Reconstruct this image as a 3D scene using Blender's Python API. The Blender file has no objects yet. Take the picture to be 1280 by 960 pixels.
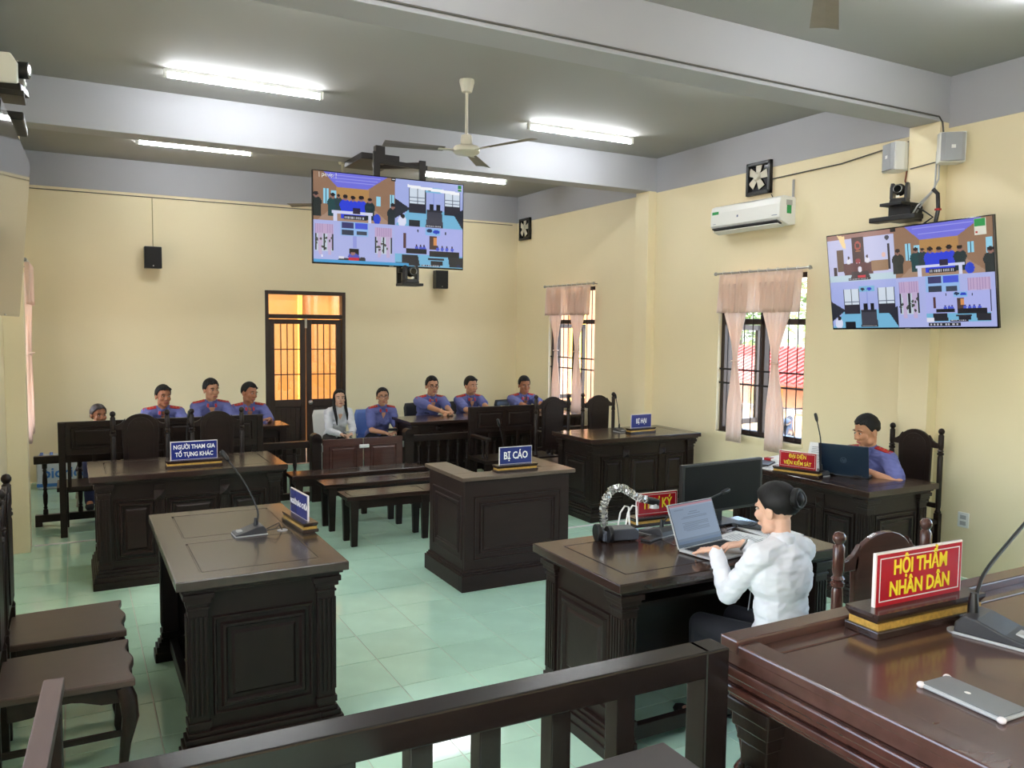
import bpy, bmesh, math, random
import numpy as np
from mathutils import Vector, Matrix, noise
S = bpy.context.scene
COL = S.collection
PI = math.pi
R = math.radians
rnd = random.Random(7)

# ---------------------------------------------------------------- camera
cd = bpy.data.cameras.new('camera'); cam = bpy.data.objects.new('camera', cd); COL.objects.link(cam)
cd.sensor_width = 36.0; cd.lens = 36.0 * 1017.6 / 1280.0; cd.clip_start = 0.05; cd.clip_end = 300
YAW, PITCH, ROLL = R(28.380), R(-4.019), R(0.631)
_f = Vector((math.sin(YAW) * math.cos(PITCH), math.cos(YAW) * math.cos(PITCH), math.sin(PITCH)))
_r = Vector((math.cos(YAW), -math.sin(YAW), 0)); _u = _r.cross(_f)
_r2 = _r * math.cos(ROLL) + _u * math.sin(ROLL); _u2 = _u * math.cos(ROLL) - _r * math.sin(ROLL)
cam.matrix_world = Matrix(((_r2.x, _u2.x, -_f.x, 0), (_r2.y, _u2.y, -_f.y, 0), (_r2.z, _u2.z, -_f.z, 1.95), (0, 0, 0, 1)))
S.camera = cam

# ---------------------------------------------------------------- world, sun, exposure
TUBE_STRENGTH = 66.0
w = bpy.data.worlds.new('world'); S.world = w; w.use_nodes = True
nt = w.node_tree; bg = nt.nodes['Background']
sky = nt.nodes.new('ShaderNodeTexSky'); sky.sky_type = 'NISHITA'; sky.sun_disc = False
sky.sun_elevation = R(52); sky.sun_rotation = R(250); sky.air_density = 1.0; sky.dust_density = 2.5
nt.links.new(sky.outputs[0], bg.inputs[0]); bg.inputs[1].default_value = 1.05
sd = bpy.data.lights.new('sun', 'SUN'); sd.energy = 5.5; sd.angle = R(1.0); sd.color = (1.0, 0.90, 0.74)
sun = bpy.data.objects.new('sun', sd); COL.objects.link(sun)
sun.rotation_euler = Vector((-0.70, -0.25, 1.05)).to_track_quat('Z', 'Y').to_euler(); sun.location = (-12, -4, 16)
S.view_settings.view_transform = 'Standard'; S.view_settings.look = 'None'
S.view_settings.exposure = 0.88; S.view_settings.gamma = 1.0; S.view_settings.use_curve_mapping = False

# ---------------------------------------------------------------- materials
def lin(c):
    return tuple(((x / 255.0) / 12.92 if x / 255.0 <= 0.04045 else ((x / 255.0 + 0.055) / 1.055) ** 2.4) for x in c)
MATS = {}
def mat(name, rgb, rough=0.5, metal=0.0, var=0.0, vscale=8.0, bump=0.0, bscale=60.0, coat=0.0, spec=0.5, stretch=None, rand=0.0, emit=0.0, sss=0.0):
    if name in MATS: return MATS[name]
    m = bpy.data.materials.new(name); m.use_nodes = True; MATS[name] = m
    t = m.node_tree; b = t.nodes['Principled BSDF']
    c = lin(rgb)
    b.inputs['Base Color'].default_value = (*c, 1); b.inputs['Roughness'].default_value = rough
    b.inputs['Metallic'].default_value = metal; b.inputs['Specular IOR Level'].default_value = spec
    b.inputs['Coat Weight'].default_value = coat; b.inputs['Coat Roughness'].default_value = 0.08
    if sss:
        b.inputs['Subsurface Weight'].default_value = sss; b.inputs['Subsurface Scale'].default_value = 0.02
        b.inputs['Subsurface Radius'].default_value = (1.0, 0.4, 0.25)
    if emit:
        b.inputs['Emission Color'].default_value = (*c, 1); b.inputs['Emission Strength'].default_value = emit
    tc = t.nodes.new('ShaderNodeTexCoord'); src = tc.outputs['Object']
    if stretch:
        mp = t.nodes.new('ShaderNodeMapping'); mp.inputs['Scale'].default_value = stretch
        t.links.new(src, mp.inputs[0]); src = mp.outputs[0]
    if var or rand:
        n = t.nodes.new('ShaderNodeTexNoise'); n.inputs['Scale'].default_value = vscale; n.inputs['Detail'].default_value = 5
        t.links.new(src, n.inputs['Vector'])
        mr = t.nodes.new('ShaderNodeMapRange'); mr.inputs[1].default_value = 0.25; mr.inputs[2].default_value = 0.75
        mr.inputs[3].default_value = 1 - var; mr.inputs[4].default_value = 1 + var
        t.links.new(n.outputs[0], mr.inputs[0]); fac = mr.outputs[0]
        if rand:
            oi = t.nodes.new('ShaderNodeObjectInfo'); r2 = t.nodes.new('ShaderNodeMapRange')
            r2.inputs[3].default_value = 1 - rand; r2.inputs[4].default_value = 1 + rand
            t.links.new(oi.outputs['Random'], r2.inputs[0])
            mu = t.nodes.new('ShaderNodeMath'); mu.operation = 'MULTIPLY'
            t.links.new(fac, mu.inputs[0]); t.links.new(r2.outputs[0], mu.inputs[1]); fac = mu.outputs[0]
        vm = t.nodes.new('ShaderNodeVectorMath'); vm.operation = 'SCALE'; vm.inputs[0].default_value = c
        t.links.new(fac, vm.inputs['Scale']); t.links.new(vm.outputs[0], b.inputs['Base Color'])
    if bump:
        n2 = t.nodes.new('ShaderNodeTexNoise'); n2.inputs['Scale'].default_value = bscale; n2.inputs['Detail'].default_value = 4
        t.links.new(src, n2.inputs['Vector'])
        bp = t.nodes.new('ShaderNodeBump'); bp.inputs['Strength'].default_value = bump; bp.inputs['Distance'].default_value = 0.004
        t.links.new(n2.outputs[0], bp.inputs['Height']); t.links.new(bp.outputs[0], b.inputs['Normal'])
    return m
WOOD = mat('dark_wood', (34, 23, 19), 0.36, spec=.3, var=0.22, vscale=3.0, stretch=(1.5, 9, 9), bump=0.08, bscale=14)
WOODT = mat('dark_wood_top', (50, 35, 30), 0.20, var=0.22, vscale=3.0, stretch=(1.5, 9, 9), coat=0.15)
WOODR = mat('red_brown_wood', (76, 46, 40), 0.24, var=0.25, vscale=2.5, stretch=(1.5, 10, 10), coat=0.15)
WOODB = mat('brown_wood', (42, 27, 23), 0.46, spec=.25, var=0.16, vscale=3.0, stretch=(1.5, 9, 9))
WOODL = mat('worn_wood_top', (92, 76, 64), 0.30, var=0.14, vscale=3.0, stretch=(1.5, 9, 9))
FRAMEW = mat('window_wood', (50, 35, 28), 0.42, var=0.15, vscale=4, stretch=(8, 8, 1.2))
YEL = mat('yellow_paint', (239, 225, 189), 0.62, var=0.025, vscale=1.2, bump=0.05, bscale=40)
WHITEP = mat('white_paint', (169, 169, 174), 0.65, var=0.02, vscale=1.5, bump=0.04, bscale=40)
CEILP = mat('ceiling_paint', (160, 159, 156), 0.75, var=0.025, vscale=0.9)
TILE = mat('green_tile', (190, 228, 204), 0.07, var=0.06, vscale=5.0, rand=0.04, spec=0.5)
GROUT = mat('grout', (190, 200, 182), 0.7)
PLW = mat('white_plastic', (232, 232, 228), 0.35)
PLG = mat('grey_plastic', (172, 172, 172), 0.45)
PLB = mat('black_plastic', (17, 17, 19), 0.38)
BLKG = mat('black_gloss', (10, 10, 12), 0.10)
DKG = mat('dark_grey_plastic', (52, 52, 55), 0.4)
IRON = mat('black_iron', (30, 24, 24), 0.5)
STEEL = mat('steel', (170, 170, 168), 0.28, metal=1.0)
GOLD = mat('gold_trim', (190, 150, 70), 0.4, metal=0.35, var=0.3, vscale=120)
REDS = mat('sign_red', (168, 22, 36), 0.25)
BLUES = mat('sign_blue', (36, 46, 118), 0.25)
TXY = mat('lettering_yellow', (236, 214, 48), 0.45)
TXW = mat('lettering_white', (240, 240, 240), 0.45)
ACRY = mat('acrylic_edge', (226, 216, 214), 0.2)
PAPER = mat('paper', (228, 228, 228), 0.7, var=0.02, vscale=30)
CURT = bpy.data.materials.new('curtain_cloth'); CURT.use_nodes = True
_t = CURT.node_tree; _t.nodes.remove(_t.nodes['Principled BSDF']); _a = _t.nodes.new('ShaderNodeBsdfDiffuse'); _b = _t.nodes.new('ShaderNodeBsdfTranslucent'); _m = _t.nodes.new('ShaderNodeMixShader')
_a.inputs[0].default_value = (.84, .74, .66, 1); _b.inputs[0].default_value = (.95, .82, .74, 1); _m.inputs[0].default_value = .55
_t.links.new(_a.outputs[0], _m.inputs[1]); _t.links.new(_b.outputs[0], _m.inputs[2]); _t.links.new(_m.outputs[0], _t.nodes['Material Output'].inputs[0])
SKIN = {k: mat('skin_' + k, c, 0.5, var=0.05, vscale=40, spec=0.35) for k, c in
        {'tan': (196, 144, 112), 'fair': (222, 176, 150), 'brown': (172, 116, 86)}.items()}
UNI = mat('violet_blue_cloth', (100, 106, 164), 0.8, var=0.07, vscale=22, bump=0.25, bscale=35)
WSH = mat('white_shirt_cloth', (226, 226, 230), 0.75, var=0.03, vscale=18, bump=0.25, bscale=30)
BLKC = mat('black_cloth', (26, 26, 32), 0.85)
NAVY = mat('navy_cloth', (40, 46, 84), 0.85)
DARKP = mat('dark_print_cloth', (52, 44, 52), 0.85, var=0.5, vscale=60)
HAIR = mat('black_hair', (13, 11, 11), 0.55, spec=.3, var=0.3, vscale=60, stretch=(4, 4, 0.6))
HAIRG = mat('greying_hair', (56, 49, 47), 0.5, var=0.35, vscale=60, stretch=(4, 4, 0.6))
EPAU = mat('red_cloth', (176, 34, 34), 0.6)
LIPS = mat('lips', (170, 92, 84), 0.5)
SCL = mat('eye_white', (214, 206, 200), 0.3)
IRIS = mat('eye_dark', (28, 20, 18), 0.2)
GRN = mat('green_label', (40, 150, 80), 0.5)
def glass(name, tint, gl=0.08):
    m = bpy.data.materials.new(name); m.use_nodes = True; t = m.node_tree
    for n in list(t.nodes): t.nodes.remove(n)
    o = t.nodes.new('ShaderNodeOutputMaterial'); mx = t.nodes.new('ShaderNodeMixShader')
    a = t.nodes.new('ShaderNodeBsdfTransparent'); a.inputs[0].default_value = (*tint, 1)
    b = t.nodes.new('ShaderNodeBsdfGlossy'); b.inputs['Roughness'].default_value = 0.03
    mx.inputs[0].default_value = gl
    t.links.new(a.outputs[0], mx.inputs[1]); t.links.new(b.outputs[0], mx.inputs[2]); t.links.new(mx.outputs[0], o.inputs[0])
    return m
GLASS = glass('clear_glass', (0.95, 0.96, 0.95)); WRAP = glass('clear_wrap', (0.82, 0.82, 0.82), 0.35)
def emitter(name, rgb, s):
    m = bpy.data.materials.new(name); m.use_nodes = True; t = m.node_tree
    b = t.nodes['Principled BSDF']; b.inputs['Base Color'].default_value = (0, 0, 0, 1)
    b.inputs['Emission Color'].default_value = (*rgb, 1); b.inputs['Emission Strength'].default_value = s
    return m
TUBE = emitter('tube_glow', (0.93, 0.97, 1.0), TUBE_STRENGTH)
def screen_mat(name, s, rough=0.12):
    m = bpy.data.materials.new(name); m.use_nodes = True; t = m.node_tree
    b = t.nodes['Principled BSDF']; b.inputs['Base Color'].default_value = (0.01, 0.01, 0.012, 1); b.inputs['Roughness'].default_value = rough
    at = t.nodes.new('ShaderNodeVertexColor'); at.layer_name = 'Col'
    t.links.new(at.outputs[0], b.inputs['Emission Color']); b.inputs['Emission Strength'].default_value = s
    return m
SCREEN = screen_mat('screen_picture', 0.48); LSCREEN = screen_mat('laptop_picture', 0.48, 0.3)
def print_mat(name):
    m = bpy.data.materials.new(name); m.use_nodes = True; t = m.node_tree
    b = t.nodes['Principled BSDF']; b.inputs['Roughness'].default_value = 0.5
    at = t.nodes.new('ShaderNodeVertexColor'); at.layer_name = 'Col'; t.links.new(at.outputs[0], b.inputs['Base Color'])
    return m
PRINT = print_mat('printed_picture')

# ---------------------------------------------------------------- mesh helpers
class MB:
    def __init__(s, m=None): s.v = []; s.f = []; s.m = m or Matrix()
    def add(s, vs, fs):
        k = len(s.v); s.v += [s.m @ Vector(v) for v in vs]; s.f += [tuple(i + k for i in f) for f in fs]; return s
    def box(s, x0, x1, y0, y1, z0, z1):
        return s.add([(x0, y0, z0), (x1, y0, z0), (x1, y1, z0), (x0, y1, z0), (x0, y0, z1), (x1, y0, z1), (x1, y1, z1), (x0, y1, z1)],
                     [(0, 3, 2, 1), (4, 5, 6, 7), (0, 1, 5, 4), (1, 2, 6, 5), (2, 3, 7, 6), (3, 0, 4, 7)])
    def frustum(s, a, b):   # a, b = (x0,x1,y0,y1,z)
        return s.add([(a[0], a[2], a[4]), (a[1], a[2], a[4]), (a[1], a[3], a[4]), (a[0], a[3], a[4]),
                      (b[0], b[2], b[4]), (b[1], b[2], b[4]), (b[1], b[3], b[4]), (b[0], b[3], b[4])],
                     [(0, 3, 2, 1), (4, 5, 6, 7), (0, 1, 5, 4), (1, 2, 6, 5), (2, 3, 7, 6), (3, 0, 4, 7)])
    def bar(s, p0, p1, w, h, up=(0, 0, 1)):
        p0, p1 = Vector(p0), Vector(p1); d = (p1 - p0).normalized(); u = Vector(up)
        x = d.cross(u)
        if x.length < 1e-4: x = d.cross(Vector((0, 1, 0)))
        x.normalize(); u = x.cross(d)
        q = []
        for p in (p0, p1): q += [p - x * w / 2 - u * h / 2, p + x * w / 2 - u * h / 2, p + x * w / 2 + u * h / 2, p - x * w / 2 + u * h / 2]
        return s.add(q, [(3, 2, 1, 0), (4, 5, 6, 7), (0, 1, 5, 4), (1, 2, 6, 5), (2, 3, 7, 6), (3, 0, 4, 7)])
    def tube(s, pts, r, n=8, closed=False):
        pts = [Vector(p) for p in pts]; N = len(pts); rs = r if isinstance(r, (list, tuple)) else [r] * N
        d0 = (pts[1] - pts[0]).normalized(); a = d0.orthogonal().normalized(); vs = []
        for i, p in enumerate(pts):
            if closed: d = pts[(i + 1) % N] - pts[i - 1]
            else: d = pts[min(i + 1, N - 1)] - pts[max(i - 1, 0)]
            d.normalize(); a = (a - d * a.dot(d)).normalized(); b = d.cross(a)
            for k in range(n): vs.append(p + (a * math.cos(2 * PI * k / n) + b * math.sin(2 * PI * k / n)) * rs[i])
        fs = []
        for i in range(N if closed else N - 1):
            j = (i + 1) % N
            for k in range(n): fs.append((i * n + k, i * n + (k + 1) % n, j * n + (k + 1) % n, j * n + k))
        if not closed: fs += [tuple(range(n - 1, -1, -1)), tuple(range((N - 1) * n, N * n))]
        return s.add(vs, fs)
    def cyl(s, p0, p1, r0, r1=None, n=12): return s.tube([p0, p1], [r0, r0 if r1 is None else r1], n)
    def lathe(s, prof, c=(0, 0, 0), n=14, q=None):
        vs = []; c = Vector(c)
        for r, z in prof:
            for k in range(n):
                v = Vector((r * math.cos(2 * PI * k / n), r * math.sin(2 * PI * k / n), z))
                vs.append(c + (q @ v if q else v))
        fs = [(i * n + k, i * n + (k + 1) % n, (i + 1) * n + (k + 1) % n, (i + 1) * n + k) for i in range(len(prof) - 1) for k in range(n)]
        fs += [tuple(range(n - 1, -1, -1)), tuple(range((len(prof) - 1) * n, len(prof) * n))]
        return s.add(vs, fs)
    def prism(s, poly, a, b, axis='y'):
        def P(u, v, t): return {'y': (u, t, v), 'x': (t, u, v), 'z': (u, v, t)}[axis]
        n = len(poly); vs = [P(u, v, a) for u, v in poly] + [P(u, v, b) for u, v in poly]
        return s.add(vs, [tuple(range(n)), tuple(range(2 * n - 1, n - 1, -1))] + [(i, i + n, (i + 1) % n + n, (i + 1) % n) for i in range(n)])
    def ball(s, c, r, nu=12, nv=8, q=None):
        c = Vector(c); r = (r, r, r) if not isinstance(r, (tuple, list)) else r; vs = []
        def pt(t, p):
            v = Vector((r[0] * math.sin(t) * math.cos(p), r[1] * math.sin(t) * math.sin(p), r[2] * math.cos(t))); return c + (q @ v if q else v)
        vs = [pt(0, 0)] + [pt(PI * i / nv, 2 * PI * k / nu) for i in range(1, nv) for k in range(nu)] + [pt(PI, 0)]
        fs = [(0, 1 + k, 1 + (k + 1) % nu) for k in range(nu)]
        for i in range(nv - 2):
            for k in range(nu): fs.append((1 + i * nu + k, 1 + (i + 1) * nu + k, 1 + (i + 1) * nu + (k + 1) % nu, 1 + i * nu + (k + 1) % nu))
        e = 1 + (nv - 2) * nu
        fs += [(e + k, e + nu, e + (k + 1) % nu) for k in range(nu)]
        return s.add(vs, fs)
    def capsule(s, p0, p1, r0, r1=None, n=10):
        p0, p1 = Vector(p0), Vector(p1); r1 = r0 if r1 is None else r1
        d = (p1 - p0); L = d.length; d = d / L if L > 1e-6 else Vector((0, 0, 1)); P = []; rr = []
        for a in (80, 55, 28): P.append(p0 - d * r0 * math.sin(R(a))); rr.append(r0 * math.cos(R(a)))
        P += [p0, p1]; rr += [r0, r1]
        for a in (28, 55, 80): P.append(p1 + d * r1 * math.sin(R(a))); rr.append(r1 * math.cos(R(a)))
        return s.tube(P, rr, n)
    def ring(s, O, U, V, a, b, h, w):  # mitred raised frame on plane O + u U + v V, outer rect (0..a,0..b), height h along UxV, width w, bevelled
        O, U, V = Vector(O), Vector(U), Vector(V); Nn = U.cross(V)
        def rect(i, z): return [O + U * x + V * y + Nn * z for x, y in ((i, i), (a - i, i), (a - i, b - i), (i, b - i))]
        k = min(w * 0.3, h)
        vs = rect(0, 0) + rect(k, h) + rect(w - k, h) + rect(w, 0); fs = []
        for j in range(3):
            for i in range(4): fs.append((j * 4 + i, j * 4 + (i + 1) % 4, j * 4 + 4 + (i + 1) % 4, j * 4 + 4 + i))
        return s.add(vs, fs)
    def raised(s, O, U, V, a, b, h, k):   # bevelled raised field
        O, U, V = Vector(O), Vector(U), Vector(V); Nn = U.cross(V)
        def rect(i, z): return [O + U * x + V * y + Nn * z for x, y in ((i, i), (a - i, i), (a - i, b - i), (i, b - i))]
        return s.add(rect(0, 0) + rect(k, h), [(0, 1, 5, 4), (1, 2, 6, 5), (2, 3, 7, 6), (3, 0, 4, 7), (4, 5, 6, 7)])
    def mesh(s, name, smooth=False):
        me = bpy.data.meshes.new(name); me.from_pydata([tuple(v) for v in s.v], [], s.f)
        b = bmesh.new(); b.from_mesh(me); bmesh.ops.recalc_face_normals(b, faces=b.faces); b.to_mesh(me); b.free()
        if smooth:
            me.polygons.foreach_set('use_smooth', [True] * len(me.polygons)); me.set_sharp_from_angle(angle=R(smooth if smooth > 1 else 40))
        return me
    def build(s, name, m, parent=None, smooth=False, bevel=0.0, kind=None, label=None):
        return link(name, s.mesh(name, smooth), m, parent, bevel, kind, label)
def link(name, me, m, parent=None, bevel=0.0, kind=None, label=None):
    o = bpy.data.objects.new(name, me); COL.objects.link(o)
    if m is not None:
        if not me.materials: me.materials.append(m)
    if parent is not None: o.parent = parent
    if bevel:
        md = o.modifiers.new('edge', 'BEVEL'); md.width = bevel; md.segments = 2; md.limit_method = 'ANGLE'; md.angle_limit = R(50)
    if kind: o['kind'] = kind
    if label: o['label'] = label
    return o
def thing(name, label, cat, loc=(0, 0, 0), rz=0.0, group=None):
    o = bpy.data.objects.new(name, None); COL.objects.link(o); o.empty_display_size = 0.1
    o.location = loc; o.rotation_euler = (0, 0, R(rz)); tag(o, label, cat, group); return o
def tag(o, label, cat, group=None):
    o['label'] = label; o['category'] = cat
    if group: o['group'] = group
    return o
def kids(o): return [c for c in bpy.data.objects if c.parent == o]
def dup(root, loc=None, rz=None, label=None, group=None, parent=None):
    ch = kids(root)
    r = root.copy(); COL.objects.link(r)
    if parent is not None: r.parent = parent
    if loc is not None: r.location = loc
    if rz is not None: r.rotation_euler = (0, 0, R(rz))
    if label: r['label'] = label
    if group: r['group'] = group
    for c in ch: dup(c, parent=r)
    return r
def text(body, size, m, parent, M, name='lettering', bold=0.0, sx=1.0, ext=0.0008, ax='CENTER', space=1.0, shear=0.0):
    c = bpy.data.curves.new(name, 'FONT'); c.body = body; c.size = size; c.extrude = ext; c.offset = bold; c.resolution_u = 2; c.shear = shear
    c.align_x = ax; c.align_y = 'CENTER'; c.space_line = space
    t = bpy.data.objects.new('tmp', c); COL.objects.link(t)
    me = bpy.data.meshes.new_from_object(t.evaluated_get(bpy.context.evaluated_depsgraph_get()))
    bpy.data.objects.remove(t); me.materials.clear()
    me.transform(M @ Matrix.Diagonal((sx, 1, 1, 1))); me.name = name
    return link(name, me, m, parent)
FRONT = Matrix.Rotation(R(90), 4, 'X')     # writing that faces local -y
def at(x, y, z): return Matrix.Translation((x, y, z))
# ================================================================ STRUCTURE
XL, XR, YB, YF, ZC, ZB = -0.5, 6.2, 11.35, -2.6, 3.97, 3.57
def struct(name, mb, m, parent=None, bevel=0, label=None):
    o = mb.build(name, m, parent, bevel=bevel, label=label)
    if parent is None: o['kind'] = 'structure'
    return o
def wall_y(mb, x0, x1, y0, y1, z1, holes):     # wall that runs along y, with window openings
    y = y0
    for a, b, c, d in sorted(holes):
        mb.box(x0, x1, y, a, 0, z1); mb.box(x0, x1, a, b, 0, c); mb.box(x0, x1, a, b, d, z1); y = b
    mb.box(x0, x1, y, y1, 0, z1)
WIN = [(5.56, 6.76, 0.84, 2.51), (9.15, 10.35, 0.84, 2.51), (-2.3, -.4, .84, 2.9), (0.5, 2.6, .84, 2.9)]  # last two are out of view, added to let in daylight fill
LWIN = [(-2.4, 0.3, 0.5, 3.1), (1.2, 3.4, 0.84, 2.51), (5.56, 6.76, 0.84, 2.51), (9.15, 10.35, 0.84, 2.51)]  # first is an unseen opening added for daylight, second widened for it
# floor: grout bed with 40 cm tiles; the 300 nearest tiles are separate pieces
floor = struct('floor', MB().box(XL, XR, YF, YB, -0.12, -0.0025), GROUT)
TS, g = 0.40, 0.0022
tm = MB(); tm.frustum((g, TS - g, g, TS - g, -0.006), (g + .0012, TS - g - .0012, g + .0012, TS - g - .0012, 0.0)); tme = tm.mesh('tile'); tme.materials.append(TILE)
far = MB(); spots = []
y = 1.25
for j in range(26):
    for i in range(-2, 17):
        x = -0.475 + 0.40 * i; yy = 1.25 + 0.40 * j
        xa, xb, ya, yb = max(x, XL), min(x + TS, XR), yy, min(yy + TS, YB)
        if xb - xa < 0.03 or yb - ya < 0.03: continue
        full = xb - xa > 0.395 and yb - ya > 0.395
        vis = full and yy < 8.9 and (xa + 0.2) < 0.92 * yy + 0.9
        d = math.hypot(xa + .2, ya + .2)
        spots.append((not vis, d, xa, xb, ya, yb))
spots.sort()
for k, (nv, d, xa, xb, ya, yb) in enumerate(spots):
    if not nv and k < 300:
        o = bpy.data.objects.new('tile', tme); COL.objects.link(o); o.parent = floor; o.location = (xa, ya, 0)
    else:
        far.frustum((xa + g, xb - g, ya + g, yb - g, -0.006), (xa + g + .0012, xb - g - .0012, ya + g + .0012, yb - g - .0012, 0))
far.build('tile_field', TILE, floor, kind='stuff')
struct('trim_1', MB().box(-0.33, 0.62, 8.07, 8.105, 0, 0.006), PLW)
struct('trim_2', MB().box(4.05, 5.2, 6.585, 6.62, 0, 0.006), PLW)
struct('floor_dais', MB().box(XL, XR, YF, 1.25, 0, 0.45), TILE)
# walls
b = MB(); wall_y(b, XR, XR + .2, YF, YB + .2, ZB, WIN); struct('wall_right', b, YEL)
b = MB(); wall_y(b, XL - .2, XL, YF, YB + .2, ZB, LWIN); struct('wall_left', b, YEL)
b = MB(); b.box(XL, 2.31, YB, YB + .2, 0, ZB); b.box(3.43, XR, YB, YB + .2, 0, ZB); b.box(2.31, 3.43, YB, YB + .2, 2.41, ZB); struct('wall_back', b, YEL)
struct('wall_front', MB().box(XL, XR, YF - .2, YF, 0, ZC), YEL)
# white ring-beam bands above the yellow
struct('trim_3', MB().box(XR - .008, XR + .2, YF, YB + .2, ZB, ZC), WHITEP)
struct('trim_4', MB().box(XL - .2, XL + .008, YF, YB + .2, ZB, ZC), WHITEP)
struct('trim_5', MB().box(XL, XR, YB - .008, YB + .2, ZB, ZC), WHITEP)
struct('ceiling', MB().box(XL - .3, XR + .3, YF - .3, YB + .3, ZC, ZC + .16), CEILP)
struct('ceiling_beam', MB().box(XL, XR, 7.88, 8.13, 3.58, ZC), WHITEP, bevel=.004)
struct('ceiling_beam', MB().box(XL, XR, 4.18, 4.45, 3.61, ZC), WHITEP, bevel=.004)
struct('ceiling_beam', MB().box(XL, XR, 0.4, 0.65, 3.61, ZC), WHITEP, bevel=.004)
for x0, x1 in ((XR - .12, XR), (XL, XL + .15)):
    struct('wall_pillar', MB().box(x0, x1, 7.88, 8.13, 0, 3.58), YEL, bevel=.004)
    struct('wall_pillar', MB().box(x0, x1, 4.18, 4.45, 0, 3.61), YEL, bevel=.004)
# windows
def window(n, x0, sgn, y0, y1, z0, z1, leaves=True):   # sgn: +1 outside lies towards +x
    r = bpy.data.objects.new('window_%d' % n, None); COL.objects.link(r); r['kind'] = 'structure'; r.location = (x0, y0, z0)
    W, Hh = y1 - y0, z1 - z0; xa, xb = sorted((0.05 * sgn, 0.13 * sgn)); zt = 2.03 - z0
    b = MB(); b.box(xa, xb, 0, .05, 0, Hh); b.box(xa, xb, W - .05, W, 0, Hh); b.box(xa, xb, .05, W - .05, 0, .05); b.box(xa, xb, .05, W - .05, Hh - .05, Hh)
    b.build('window_frame', FRAMEW, r, bevel=.004)
    MB().box(xa, xb, W / 2 - .035, W / 2 + .035, .05, Hh - .05).build('mullion', FRAMEW, r, bevel=.004)
    MB().box(xa, xb, .05, W - .05, zt - .03, zt + .03).build('transom', FRAMEW, r, bevel=.004)
    xm = 0.035 * sgn
    for k in range(9):
        yk = .06 + (W - .12) * (k + .5) / 9
        MB().cyl((xm, yk, .01), (xm, yk, Hh - .01), .006, n=6).build('iron_bar', IRON, r)
    for zz in (1.37 - z0, 1.52 - z0): MB().box(xm - .004, xm + .004, .0, W, zz - .009, zz + .009).build('iron_crossbar', IRON, r)
    for k in range(2):
        ya, yb = (.05, W / 2 - .035) if k == 0 else (W / 2 + .035, W - .05)
        MB().box(.088 * sgn - .002, .088 * sgn + .002, ya, yb, zt + .03, Hh - .05).build('pane', GLASS, r)
    if leaves:      # casement leaves swung open outwards
        for yy, dy in ((.025, -.08), (W - .025, .08)):
            hx, lw = .13 * sgn, .55
            p0 = Vector((hx, yy, 0)); d = Vector((sgn * lw, dy * 1.0, 0)); q = d.normalized()
            b = MB()
            for a, c in ((0, .06), (lw - .06, lw)): b.bar(p0 + q * (a + c) / 2 + Vector((0, 0, .05)), p0 + q * (a + c) / 2 + Vector((0, 0, zt - .03)), .035, .06, up=q)
            for zz in (.08, zt - .06): b.bar(p0 + Vector((0, 0, zz)), p0 + q * lw + Vector((0, 0, zz)), .035, .06)
            lf = b.build('casement', FRAMEW, r)
            MB().bar(p0 + q * .06 + Vector((0, 0, zt / 2)), p0 + q * (lw - .06) + Vector((0, 0, zt / 2)), .004, zt - .2).build('pane', GLASS, lf)
    xs = sorted((-.02 * sgn, .2 * sgn)); MB().box(xs[0], xs[1], -.02, W + .02, -.03, 0).build('window_sill', YEL, r)
    return r
window(1, XR, 1, *WIN[0]); window(2, XR, 1, *WIN[1])
for k, a in enumerate(WIN[2:]): window(8 + k, XR, 1, *a, leaves=False)  # unseen extra windows, added only for their daylight
for k, a in enumerate(LWIN): window(3 + k, XL, -1, *a, leaves=False)
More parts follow.
